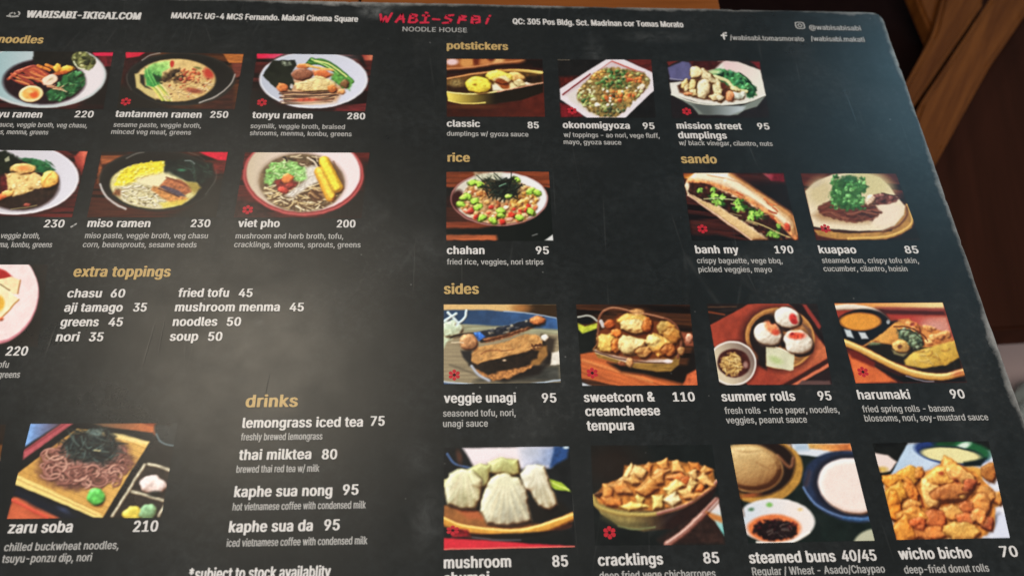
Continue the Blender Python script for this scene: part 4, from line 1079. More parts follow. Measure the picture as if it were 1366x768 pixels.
def art_kuapao(a):
    a.planks((60, 26, 20), (110, 46, 34), 0.1, 60); a.put(a.poly([(1000, 290), (1260, 280), (1260, 710), (900, 710), (1110, 560)], 40), (32, 26, 20))
    a.put(a.poly([(180, 610), (600, 640), (900, 620), (1030, 380), (1100, 500), (1090, 590), (980, 650), (850, 695), (400, 695), (220, 660)], 10), (176, 128, 66), 0.15, 40); a.put(a.curve([(1050, 380), (1100, 520), (1040, 600), (860, 670), (500, 690)], 22, 12), (206, 160, 84)); a.put(a.curve([(1040, 400), (1040, 480), (960, 570), (820, 620)], 24, 14), (120, 76, 46))
    a.put(a.poly([(100, 250), (180, 170), (350, 90), (480, 76), (640, 76), (790, 120), (880, 200), (940, 285), (980, 330), (1030, 390), (1020, 470), (930, 570), (800, 615), (600, 620), (300, 600), (180, 580), (150, 480)], 9), (226, 208, 176), 0.03)
    a.grad(a.ell(700, 180, 220, 120, 20, 60), (196, 186, 134), (206, 192, 140), (500, 100), (900, 250)); a.put(a.ell(240, 260, 120, 130, 20, 70), (196, 178, 130), a=0.8); a.put(a.ell(210, 180, 50, 20, -30, 30), (190, 176, 160), a=0.6)
    a.put(a.poly([(170, 480), (260, 400), (700, 350), (820, 450), (700, 545), (480, 550), (250, 530)], 40), (176, 140, 100)); a.put(a.ell(850, 470, 150, 100, -20, 30), (232, 210, 186), a=0.8)
    mt = a.poly([(220, 400), (330, 340), (640, 380), (750, 390), (810, 450), (730, 520), (540, 545), (480, 530), (280, 480), (230, 450)], 14, 12, 30)
    a.put(mt, (104, 54, 42), 0.35, 60, 16, -0.2); a.strands(mt, 40, 130, 16, [(126, 70, 54), (84, 40, 30), (150, 92, 70), (70, 34, 28)], (230, 350, 780, 530), (-20, 40), 0.3, 0.7)
    a.put(a.poly([(660, 300), (830, 270), (980, 310), (960, 350), (840, 380), (720, 380), (780, 340)], 10, 8), (104, 58, 50), 0.3, 24); a.lumps(a.ell(840, 325, 120, 46, 0, 14), 16, (12, 26), [(130, 76, 66), (90, 46, 40), (150, 96, 84)], (740, 280, 960, 370)); a.put(a.curve([(810, 272), (900, 288), (985, 300)], 9), (60, 28, 22)); a.lump(710, 330, 40, 50, 40, (214, 180, 150))
    g = a.poly([(320, 260), (370, 150), (480, 105), (560, 120), (680, 200), (670, 260), (620, 290), (640, 380), (540, 440), (420, 410), (350, 370)], 14, 24, 26)
    a.put(g, (60, 104, 50), 0.35, 26)
    for i in range(64):
        x, y = a.r.uniform(340, 660), a.r.uniform(120, 420); z = a.r.uniform(16, 38)
        a.leaf(x, y, z * 0.95, a.r.uniform(-180, 180), [(108, 170, 96), (70, 128, 62), (130, 190, 112), (48, 96, 46)][i % 4])
    a.put(a.ell(500, 130, 60, 26, 0, 24), (44, 84, 52), a=0.8); a.put(a.curve([(360, 625), (520, 635), (700, 622)], 10), (60, 36, 20))


def art_unagi(a):
    a.fill((146, 132, 104), 0.1, 200, 14)
    a.grad(a.poly([(40, 38), (1020, 38), (1020, 160), (720, 110), (400, 85), (40, 90)], 8), (214, 172, 112), (60, 42, 22), (600, 60), (800, 70)); a.put(a.ell(700, 70, 70, 26, 0, 30), (180, 110, 50), a=0.7)
    a.grad(a.poly([(40, 90), (400, 88), (720, 112), (1010, 160), (1030, 270), (700, 250), (240, 215), (40, 215)], 12), (40, 66, 96), (56, 92, 140), (100, 150), (1000, 190), 0.12, 60)
    a.put(a.curve([(560, 100), (760, 115), (1005, 158)], 9), (150, 170, 196)); a.put(a.poly([(200, 215), (1030, 260), (1030, 300), (200, 280)], 16), (150, 150, 120), 0.2, 100, 12)
    for k in range(16): a.put(a.curve([(40, 240 + k * 31), (500, 232 + k * 32), (1040, 262 + k * 30)], 5), (110, 98, 76), a=0.4)
    a.put(a.poly([(560, 560), (1040, 560), (1045, 700), (300, 700)], 40), (66, 66, 60), 0.3, 90, 20); a.put(a.curve([(45, 700), (400, 726), (700, 722), (1045, 685)], 11), (176, 190, 206)); a.put(a.poly([(40, 708), (400, 735), (40, 740)], 8), (60, 96, 150)); a.put(a.curve([(100, 560), (500, 690), (900, 690)], 16, 14), (60, 56, 50), a=0.4)
    a.put(a.poly([(190, 440), (280, 440), (300, 560), (260, 560), (210, 500)], 16), (36, 34, 34)); a.put(a.poly([(880, 300), (1000, 340), (960, 560), (860, 560)], 24), (60, 50, 40)); a.put(a.poly([(260, 560), (420, 660), (560, 700), (860, 640), (980, 500), (930, 440), (900, 560)], 24), (34, 28, 24))
    a.lump(110, 250, 100, 70, 0, (196, 206, 176), dark=0.8, hi=1.05, wob=16); a.put(a.poly([(40, 220), (160, 240), (160, 320), (80, 360), (40, 420)], 14, 10), (190, 204, 170), 0.15, 24)
    for p in ([(60, 180), (150, 120)], [(80, 110), (170, 200)], [(50, 190), (120, 140)], [(235, 95), (220, 160), (150, 220)]): a.put(a.curve(p, 22), (196, 212, 214))
    a.put(a.curve([(100, 330), (200, 300), (320, 290)], 12), (60, 50, 40)); a.lump(250, 370, 76, 66, 10, (186, 130, 84), wob=8); a.put(a.curve([(110, 370), (210, 372)], 8), (226, 206, 170))
    roll = a.poly([(290, 290), (420, 260), (600, 220), (780, 165), (900, 150), (900, 200), (780, 250), (560, 320), (360, 370)], 8)
    a.put(roll, (34, 36, 44), 0.2, h=40, bump=5); a.lump(840, 180, 64, 40, -5, (190, 112, 60)); a.lumps(roll, 46, (8, 22), [(60, 60, 64), (130, 120, 104), (160, 146, 120), (26, 30, 42)], (400, 180, 780, 300)); a.put(a.poly([(295, 285), (350, 280), (400, 320), (340, 360)], 9), (54, 106, 190), 0.3, 12)
    a.put(a.poly([(370, 340), (560, 300), (760, 235), (800, 245), (600, 330), (400, 372)], 9, 6), (160, 110, 72), 0.3, 18)
    top = a.poly([(275, 470), (330, 410), (560, 370), (740, 300), (840, 305), (890, 350), (880, 410), (760, 450), (560, 500), (400, 530), (330, 560), (280, 530)], 10, 8)
    a.put(a.poly([(280, 470), (900, 330), (935, 450), (880, 540), (560, 640), (380, 640), (285, 560)], 10), (40, 30, 22), 0.3); a.put(a.poly([(830, 400), (925, 400), (930, 480), (860, 560), (780, 560)], 14), (146, 104, 54), 0.2)
    a.put(top, (196, 142, 82), 0.22, 40, h=30, bump=6); a.strands(top, 40, 26, 9, [(214, 164, 104), (170, 112, 62), (226, 182, 122)], (290, 320, 880, 520), (0, 360), 0.4, 0.5)
    a.put(a.curve([(360, 470), (420, 440), (560, 440), (640, 430)], 9), (120, 70, 40), a=0.7); a.strands(top, 14, 40, 10, [(80, 44, 26)], (780, 380, 880, 440), (0, 60), 0.3)
    a.put(a.poly([(330, 560), (400, 530), (800, 440), (860, 440), (840, 500), (620, 570), (420, 600)], 14, 8), (38, 28, 20), 0.4, 18)
    a.put(a.poly([(300, 590), (420, 640), (640, 590), (800, 560), (790, 590), (600, 670), (460, 690), (360, 660)], 12, 10), (176, 118, 66), 0.35, 18); a.put(a.curve([(280, 570), (340, 640), (430, 690)], 22, 12), (166, 172, 184)); a.lump(905, 330, 34, 26, 0, (226, 216, 200)); a.put(a.poly([(970, 460), (1040, 440), (1040, 560), (950, 565)], 10, 8), (222, 214, 200), 0.1); a.put(a.ell(560, 520, 16, 8), (206, 180, 150))


def art_tempura(a):
    a.planks((40, 22, 14), (104, 60, 30), 0.05, 40)
    a.put(a.poly([(50, 250), (240, 260), (200, 440), (90, 480), (60, 400)], 20), (22, 26, 22)); a.put(a.ell(120, 180, 90, 34, 0, 10), (16, 18, 18)); a.put(a.curve([(70, 150), (170, 140), (250, 200)], 16), (170, 170, 160)); a.put(a.poly([(70, 205), (130, 235), (240, 200), (230, 250), (110, 295), (75, 260)], 10), (186, 196, 60), 0.2, 20)
    a.put(a.poly([(90, 470), (220, 450), (600, 560), (1090, 680), (1090, 733), (420, 733), (100, 670)], 10), (196, 100, 50), 0.2, 200, 16, 0.3); a.put(a.line([(110, 520), (700, 700)], 16, 20), (226, 146, 84), a=0.7); a.put(a.poly([(100, 690), (180, 733), (430, 740), (100, 740)], 10), (22, 20, 20)); a.put(a.poly([(105, 705), (185, 733), (105, 733)], 8), (196, 200, 206))
    a.put(a.poly([(320, 540), (600, 560), (1000, 560), (1060, 400), (1100, 620), (960, 720), (620, 640), (440, 620)], 24), (28, 20, 14)); a.put(a.poly([(1000, 640), (1090, 590), (1095, 730), (970, 730)], 14), (196, 96, 56), 0.2); a.put(a.poly([(950, 280), (1040, 300), (1060, 400), (990, 400)], 14), (150, 80, 54)); a.lump(1020, 340, 34, 44, 0, (206, 140, 110))
    a.put(a.poly([(195, 430), (240, 420), (940, 480), (930, 560), (860, 615), (760, 618), (560, 590), (240, 500)], 10), (146, 110, 50), 0.2, 60, 14); a.put(a.poly([(200, 430), (400, 480), (880, 520), (860, 550), (480, 540), (220, 460)], 8), (214, 190, 176)); a.put(a.curve([(210, 445), (420, 510), (640, 540), (860, 545)], 9), (80, 50, 36))
    a.put(a.poly([(230, 300), (420, 130), (900, 220), (950, 420), (880, 500), (560, 530), (240, 440)], 24), (120, 60, 26))
    a.put(a.curve([(240, 300), (250, 160), (300, 90), (380, 72), (560, 110), (820, 165), (920, 250), (950, 380), (920, 500)], 22, 7), (126, 76, 52)); a.put(a.curve([(290, 95), (380, 68), (560, 105), (800, 158)], 7), (176, 126, 92)); a.put(a.line([(265, 190), (285, 230)], 34), (190, 180, 176))
    for x, y, rx, ry, r, c in ((820, 250, 90, 70, 10, (196, 150, 76)), (870, 320, 80, 90, 10, (186, 130, 60)), (340, 215, 50, 44, 0, (190, 90, 40)), (540, 200, 160, 84, 8, (232, 176, 84)), (550, 235, 130, 66, 5, (240, 204, 130)), (660, 220, 44, 70, 10, (206, 116, 50)),
                              (320, 370, 92, 92, 0, (236, 190, 92)), (390, 400, 50, 66, 10, (206, 124, 54)), (760, 390, 128, 92, 20, (236, 180, 90)), (840, 440, 70, 60, 10, (190, 110, 50)), (700, 350, 66, 50, 0, (244, 212, 130)), (530, 400, 140, 100, 10, (242, 212, 142)), (620, 450, 70, 56, 0, (206, 150, 84)), (510, 540, 30, 44, 0, (206, 150, 96)), (440, 550, 40, 20, 10, (150, 84, 50)), (950, 440, 34, 40, 0, (170, 120, 70)), (400, 290, 50, 36, 0, (222, 130, 56))):
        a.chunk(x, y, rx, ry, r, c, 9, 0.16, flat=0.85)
    a.put(a.ell(570, 105, 56, 28, 0, 12), (196, 140, 84), 0.3, 16); a.put(a.curve([(240, 300), (236, 380), (200, 430)], 12), (140, 90, 50)); a.put(a.ell(840, 530, 34, 16, 0, 8), (236, 216, 214))


def art_summer(a):
    a.fill((38, 28, 24), 0.3, 120, 16)
    a.put(a.poly([(80, 220), (400, 40), (470, 28), (740, 28), (900, 160), (1085, 420), (1090, 500), (760, 700), (700, 725), (400, 725), (110, 400)], 8), (158, 64, 44), 0.12, 60); a.grad(a.poly([(970, 300), (1085, 420), (1085, 500), (760, 690), (500, 720), (560, 620), (900, 540)], 20), (196, 106, 66), (150, 60, 42), (1050, 400), (600, 700), 0.1)
    a.put(a.poly([(850, 35), (900, 40), (1030, 230), (1010, 260)], 10), (146, 56, 46)); a.put(a.poly([(780, 40), (860, 40), (1080, 380), (1060, 400)], 14), (34, 20, 18)); a.put(a.poly([(690, 725), (1100, 500), (1115, 560), (830, 725)], 12), (60, 28, 22)); a.put(a.poly([(770, 722), (1100, 540), (1112, 565), (830, 722)], 8), (206, 110, 76)); a.put(a.poly([(840, 725), (1120, 580), (1120, 725)], 12), (44, 28, 28)); a.put(a.poly([(860, 690), (1100, 690), (1110, 725), (820, 725)], 10), (96, 70, 66)); a.put(a.line([(60, 105), (200, 130)], 16), (120, 60, 34)); a.put(a.line([(60, 62), (300, 60)], 8), (96, 66, 44))
    a.put(a.ell(660, 335, 320, 270, 12, 50), (50, 22, 16), a=0.9)
    a.put(a.ell(675, 330, 300, 262, 12, 9), (176, 118, 60), 0.15, 40); a.put(a.ell(678, 335, 274, 238, 12, 9), (150, 100, 54), 0.25, 60, 16); a.put(a.ell(540, 300, 150, 190, 20, 30) * a.ell(678, 335, 264, 228, 12), (36, 24, 20)); a.put(a.ring(675, 330, 296, 258, 12, 12), (206, 150, 84), a=0.6)
    a.put(a.poly([(480, 400), (560, 400), (560, 600), (480, 560)], 20), (34, 24, 20)); a.put(a.poly([(830, 180), (940, 260), (960, 380), (900, 260)], 14), (110, 76, 60))
    for x, y, rx, ry, r in ((740, 160, 118, 96, 20), (568, 295, 122, 104, 20), (828, 370, 130, 104, 20)):
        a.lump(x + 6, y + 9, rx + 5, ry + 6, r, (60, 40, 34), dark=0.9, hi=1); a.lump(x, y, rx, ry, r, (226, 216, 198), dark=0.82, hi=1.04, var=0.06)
    a.put(a.ell(600, 240, 70, 44, 40, 16), (232, 130, 84), 0.2, 20); a.put(a.ell(640, 285, 34, 26, 0, 14), (222, 84, 56)); a.put(a.ell(785, 160, 34, 42, -20, 14), (206, 56, 50), 0.3, 16); a.put(a.ell(800, 195, 26, 22, 0, 12), (190, 40, 40)); a.put(a.ell(815, 312, 76, 34, 0, 16), (222, 76, 50), 0.35, 18); a.put(a.ell(780, 298, 20, 14), (130, 24, 24)); a.put(a.ell(820, 250, 50, 20, -10, 12), (196, 140, 90))
    a.put(a.ell(610, 185, 20, 30, 0, 12), (26, 18, 16)); a.put(a.ell(700, 390, 20, 30, 0, 12), (30, 18, 16)); a.put(a.poly([(555, 410), (640, 410), (800, 470), (790, 600), (760, 608), (560, 570)], 9), (206, 204, 170), 0.08, 60); a.put(a.ell(640, 520, 60, 28, 20, 20), (176, 190, 130)); a.put(a.line([(640, 408), (795, 475)], 9), (232, 226, 206))
    a.put(a.ell(290, 545, 200, 190, 0, 30), (60, 22, 18), a=0.7); a.grad(a.ell(270, 545, 202, 186, 10, 8), (206, 190, 160), (120, 100, 92), (180, 600), (440, 470)); a.put(a.ring(270, 545, 202, 186, 14, 10), (222, 214, 206)); a.put(a.ell(280, 545, 140, 118, 10, 10), (72, 32, 26), 0.25)
    gn = a.ell(262, 555, 86, 90, 0, 14, 26, 24); a.put(gn, (196, 156, 90), 0.2, 14); a.strands(gn, 40, 50, 11, [(226, 192, 124), (206, 166, 96), (160, 116, 60)], (180, 480, 330, 640), (0, 360), 0.2); a.put(a.ell(380, 560, 20, 28, 0, 12), (160, 120, 110))


def art_harumaki(a):
    a.fill((150, 56, 40), 0.15, 80)
    a.grad(a.poly([(50, 28), (975, 20), (990, 85), (60, 80)], 6), (222, 140, 70), (236, 206, 140), (300, 40), (900, 40)); a.put(a.poly([(300, 70), (990, 85), (1000, 135), (480, 130)], 18), (76, 28, 26)); a.put(a.poly([(400, 60), (980, 70), (990, 100), (500, 85)], 16), (150, 70, 60))
    a.grad(a.poly([(500, 130), (1010, 150), (1060, 330), (700, 300), (600, 170)], 20), (176, 60, 50), (206, 130, 110), (700, 130), (950, 240)); a.put(a.ell(910, 230, 90, 44, 10, 40), (206, 140, 126))
    a.put(a.curve([(60, 70), (200, 62), (360, 90), (440, 130), (510, 200)], 50, 12), (214, 196, 176)); a.put(a.curve([(420, 110), (500, 180)], 24, 14), (190, 120, 120))
    a.put(a.ell(290, 230, 240, 150, -5, 14), (24, 22, 24)); a.put(a.poly([(100, 240), (600, 180), (400, 320), (300, 400), (140, 350)], 16), (22, 24, 28)); a.put(a.ell(275, 190, 176, 78, 0, 9), (224, 144, 52), 0.05); a.put(a.ring(275, 190, 176, 78, 10), (150, 84, 34), a=0.6); a.put(a.poly([(135, 255), (190, 265), (220, 335), (160, 320)], 10), (186, 196, 200)); a.put(a.poly([(255, 280), (315, 285), (345, 340), (285, 340)], 10), (190, 196, 200)); a.put(a.ell(510, 195, 16, 20), (150, 156, 160))
    a.put(a.poly([(140, 380), (640, 600), (1180, 600), (1184, 704), (230, 712)], 10), (60, 28, 24)); a.put(a.poly([(170, 460), (380, 560), (580, 700), (230, 712)], 14), (214, 104, 54), 0.12, 60); a.put(a.poly([(160, 430), (240, 440), (400, 540), (390, 580), (200, 500)], 16), (110, 34, 24)); a.put(a.poly([(400, 570), (600, 650), (1170, 660), (1180, 704), (640, 704)], 16), (22, 20, 20))
    a.put(a.poly([(300, 400), (460, 360), (1100, 400), (1140, 540), (1150, 610), (800, 610), (500, 520)], 20), (34, 26, 18), 0.2)
    a.grad(a.poly([(300, 405), (420, 320), (600, 180), (700, 240), (640, 380), (560, 400), (400, 360)], 10, 6), (222, 156, 76), (196, 126, 56), (500, 260), (650, 380), 0.12); a.put(a.curve([(290, 405), (380, 370), (560, 385), (660, 380)], 10), (170, 110, 50))
    a.put(a.poly([(600, 170), (690, 170), (800, 230), (1000, 280), (1070, 340), (900, 410), (780, 410), (700, 260)], 10, 8), (206, 130, 66), 0.15, 40); a.lumps(a.poly([(620, 170), (1040, 280), (1050, 350), (800, 400), (700, 250)], 14), 14, (30, 60), [(214, 140, 76), (196, 112, 56), (222, 156, 90)], (650, 190, 1040, 390), hi=1.06, dark=0.75); a.put(a.curve([(560, 235), (680, 240), (800, 300), (850, 360)], 12), (110, 56, 30)); a.put(a.ell(720, 215, 20, 16, 0, 10), (120, 40, 30))
    m = a.poly([(580, 255), (660, 250), (780, 300), (820, 400), (760, 430), (700, 400), (600, 330)], 10, 14, 24); a.put(m, (84, 94, 72), 0.4, 18); a.lumps(m, 44, (10, 26), [(120, 136, 104), (60, 70, 54), (150, 160, 130), (90, 104, 76)], (580, 250, 820, 430)); a.put(a.curve([(590, 265), (700, 270), (800, 340)], 8), (36, 30, 22), a=0.8)
    a.lump(625, 405, 74, 54, 10, (206, 156, 84), wob=6); a.put(a.ell(610, 405, 20, 18), (110, 66, 40)); a.put(a.poly([(540, 430), (620, 460), (700, 450), (640, 490), (560, 470)], 12), (130, 120, 84)); a.lump(400, 385, 60, 14, 0, (96, 104, 76))
    a.grad(a.poly([(650, 520), (720, 455), (900, 400), (1080, 350), (1120, 500), (1000, 560), (800, 590), (660, 560)], 12, 6), (226, 186, 84), (196, 150, 56), (800, 430), (880, 590), 0.14, 50); a.strands(a.ell(900, 480, 200, 90, -10, 30), 14, 70, 14, [(180, 124, 44), (236, 200, 110)], (720, 420, 1060, 560), (-30, 60), 0.4, 0.5)
    a.put(a.curve([(140, 370), (300, 440), (560, 570), (760, 640), (980, 660), (1160, 620)], 56, 8), (206, 150, 70)); a.put(a.curve([(150, 365), (310, 435), (570, 560), (770, 625), (980, 645), (1150, 608)], 26, 12), (236, 194, 116)); a.put(a.ell(1110, 625, 60, 26, -10, 20), (196, 96, 60), a=0.7); a.put(a.curve([(660, 650), (800, 690), (900, 695)], 8), (160, 150, 160))


def art_mushroom(a):
    a.fill((26, 28, 28), 0.25, 50)
    a.put(a.poly([(165, 35), (580, 30), (780, 30), (760, 180), (560, 180), (250, 190)], 16), (230, 216, 220)); a.grad(a.poly([(540, 30), (820, 30), (770, 170), (560, 190)], 30), (214, 212, 226), (120, 140, 180), (560, 60), (800, 100), 0.1); a.put(a.poly([(790, 30), (890, 30), (880, 110), (760, 180)], 16), (40, 74, 126), 0.2); a.put(a.ell(870, 36, 20, 10), (190, 206, 214)); a.put(a.ell(630, 70, 60, 40, 0, 40), (170, 176, 190), a=0.7)
    a.put(a.curve([(60, 80), (110, 150), (240, 185)], 18), (66, 88, 124)); a.put(a.ell(140, 100, 20, 50, -10, 16), (96, 60, 44), a=0.8)
    a.put(a.poly([(36, 440), (120, 430), (400, 520), (700, 560), (915, 480), (920, 540), (760, 640), (400, 640), (36, 580)], 12), (150, 96, 50), 0.15); a.put(a.poly([(620, 400), (830, 400), (910, 480), (640, 570)], 24), (30, 26, 20)); a.put(a.poly([(80, 430), (240, 460), (330, 530), (200, 530)], 20), (176, 96, 56))
    a.put(a.curve([(30, 540), (120, 580), (300, 612), (500, 620), (720, 590), (920, 510)], 52, 10), (206, 142, 56), 0.1); a.put(a.curve([(30, 520), (160, 570), (400, 600), (620, 590), (920, 500)], 12), (236, 186, 100)); a.put(a.curve([(200, 640), (400, 650), (700, 640), (900, 570)], 30, 14), (70, 36, 26)); a.put(a.poly([(100, 590), (200, 600), (220, 645), (90, 650)], 12), (150, 30, 40), 0.4, 16)
    a.put(a.poly([(36, 655), (300, 668), (620, 690), (930, 706), (930, 714), (36, 732)], 7), (206, 44, 58), 0.06); a.put(a.line([(36, 728), (930, 711)], 8), (232, 130, 110)); a.put(a.poly([(200, 640), (900, 600), (920, 700), (600, 685)], 10), (24, 26, 24), a=0.9); a.put(a.curve([(230, 650), (400, 668), (560, 668)], 9), (90, 84, 90))
    a.put(a.poly([(740, 250), (840, 280), (905, 345), (800, 330), (750, 300)], 8), (160, 186, 56)); a.put(a.line([(760, 275), (890, 335)], 9), (206, 222, 110))
    def dumpling(pts, base, sh, top, feet, green=0.0):
        m = a.poly(pts, 12, 8, 60)
        a.put(a.poly([(x + 7, y + 10) for x, y in pts], 18, 8), (44, 38, 24), a=0.7)
        m = a.poly(pts, 12, 8, 60)
        xs = [p[0] for p in pts]; ys = [p[1] for p in pts]
        a.grad(m, base, sh, (min(xs), min(ys)), (max(xs), max(ys)), 0.14, 44, h=80, bump=3)
        if green:
            a.put(a.ell(top[0], top[1] + 20, 70, 50, 0, 50) * m, (186, 190, 110), a=green)
        for k, (fx, fy) in enumerate(feet):                        # gathered pleats falling from the knot
            mx, my = (top[0] + fx) / 2 + a.r.uniform(-10, 10), (top[1] + fy) / 2
            a.put(a.curve([(top[0] + (fx - top[0]) * 0.12, top[1]), (mx + 11, my), (fx + 9, fy)], 17, 14) * m, np.array(sh) * 0.8, a=0.40, h=-3)
            a.put(a.curve([(top[0] + (fx - top[0]) * 0.12, top[1]), (mx, my), (fx, fy)], 20, 18) * m, np.minimum(np.array(base) * 1.06, 250), a=0.55, h=3)
        a.put(a.ell(feet[len(feet) // 2][0], feet[len(feet) // 2][1] - 70, 46, 50, 0, 44) * m, np.array(sh) * 0.8, a=0.45)
    dumpling([(330, 140), (420, 105), (540, 120), (555, 220), (480, 240), (340, 220)], (212, 208, 146), (170, 164, 96), (440, 110), [(350, 210), (400, 230), (460, 235), (520, 220)], 0.5)
    dumpling([(200, 190), (280, 150), (350, 160), (350, 300), (300, 320), (220, 300)], (210, 206, 144), (164, 156, 96), (290, 160), [(240, 300), (290, 310), (330, 290)], 0.5)
    dumpling([(40, 290), (70, 220), (130, 190), (220, 190), (300, 260), (290, 400), (250, 460), (140, 462), (60, 430), (40, 360)], (232, 226, 190), (176, 168, 122), (170, 200), [(60, 400), (110, 450), (160, 455), (215, 450), (265, 400)], 0.4)
    dumpling([(560, 220), (600, 165), (660, 152), (720, 165), (745, 240), (775, 320), (815, 430), (760, 468), (680, 440), (620, 350), (575, 310)], (238, 234, 210), (176, 160, 122), (660, 170), [(600, 320), (650, 380), (690, 430), (740, 455), (790, 430)], 0.15)
    dumpling([(350, 250), (400, 222), (460, 218), (550, 245), (600, 340), (620, 480), (636, 540), (560, 566), (440, 578), (330, 556), (278, 475), (300, 370)], (236, 230, 190), (168, 162, 140), (460, 230), [(300, 470), (350, 550), (410, 570), (470, 572), (540, 560), (605, 535)], 0.3)
    a.put(a.poly([(36, 260), (100, 250), (70, 300), (36, 310)], 10), (226, 220, 160))


def art_cracklings(a):
    a.fill((24, 28, 26), 0.2, 80); a.put(a.ell(180, 180, 200, 160, 0, 120), (44, 28, 18), a=0.7)
    a.put(a.poly([(500, 690), (900, 400), (960, 640), (960, 722), (540, 722)], 30), (52, 34, 28), 0.3); a.put(a.curve([(560, 722), (680, 640), (800, 530), (900, 430)], 44, 10), (146, 96, 84), 0.15, 20); a.put(a.curve([(560, 712), (690, 620), (800, 520)], 12), (190, 146, 130))
    a.grad(a.poly([(840, 500), (915, 425), (955, 665)], 7), (226, 206, 206), (110, 186, 180), (890, 470), (940, 640)); a.put(a.line([(820, 520), (940, 560)], 40, 14) * a.poly([(820, 500), (915, 425), (955, 665)], 7), (190, 120, 60))
    bowl = a.poly([(55, 390), (900, 290), (905, 340), (860, 430), (740, 540), (600, 620), (400, 635), (240, 605), (110, 520), (60, 450)], 9)
    a.grad(bowl, (146, 128, 74), (44, 26, 22), (300, 560), (560, 560), 0.1); a.put(a.curve([(60, 400), (90, 470), (250, 520), (480, 520), (700, 455), (860, 350), (900, 300)], 26, 9), (170, 146, 78)); a.put(a.curve([(500, 520), (700, 455), (860, 350), (900, 300)], 24, 10), (150, 96, 84)); a.put(a.curve([(230, 600), (340, 622), (480, 608)], 10), (120, 126, 84)); a.put(a.curve([(130, 540), (240, 590), (420, 600)], 30, 30), (84, 80, 50), a=0.7)
    m = a.poly([(70, 390), (140, 320), (260, 270), (270, 190), (330, 190), (420, 180), (540, 150), (640, 160), (760, 175), (870, 210), (890, 290), (860, 350), (700, 450), (480, 500), (240, 490), (100, 450)], 12)
    a.put(m, (186, 116, 50), 0.3, 30)
    for x, y, rx, ry, r, c in ((100, 390, 34, 22, 10, (84, 46, 24)), (250, 290, 40, 20, 0, (222, 176, 110)), (160, 370, 56, 50, 40, (214, 142, 70)), (190, 440, 90, 46, 10, (204, 124, 56)), (260, 350, 90, 50, 20, (206, 138, 72)), (300, 230, 40, 60, -10, (240, 196, 124)), (370, 240, 60, 54, 20, (236, 190, 118)), (330, 290, 60, 46, 20, (222, 162, 88)),
                              (440, 205, 44, 36, 0, (214, 136, 66)), (540, 180, 44, 50, 20, (226, 150, 74)), (640, 200, 60, 50, 20, (232, 170, 94)), (750, 200, 56, 40, 10, (206, 120, 50)), (830, 230, 50, 36, 0, (214, 146, 74)), (530, 230, 70, 28, 0, (232, 166, 96)), (500, 280, 66, 50, 20, (220, 146, 72)), (420, 340, 76, 80, 20, (206, 136, 66)), (620, 270, 90, 32, 5, (214, 128, 66)), (700, 300, 60, 44, 0, (190, 96, 44)),
                              (740, 260, 44, 40, 0, (232, 180, 110)), (820, 290, 66, 40, 10, (232, 176, 104)), (790, 340, 40, 30, 0, (206, 116, 50)), (610, 350, 66, 54, 0, (240, 200, 116)), (690, 380, 60, 46, -10, (232, 180, 104)), (600, 420, 66, 50, 0, (250, 226, 166)), (730, 330, 40, 60, 10, (240, 196, 120)), (490, 430, 60, 60, 0, (244, 208, 116)), (370, 430, 40, 40, 0, (232, 190, 100)), (340, 465, 90, 36, 0, (240, 206, 110)), (830, 335, 16, 16, 0, (60, 30, 16)), (720, 400, 70, 24, -10, (226, 160, 90))):
        a.chunk(x, y, rx * 1.12, ry * 1.15, r + a.r.uniform(-25, 25), c, 4, 0.22, 9, flat=0.75, rough=0.06)


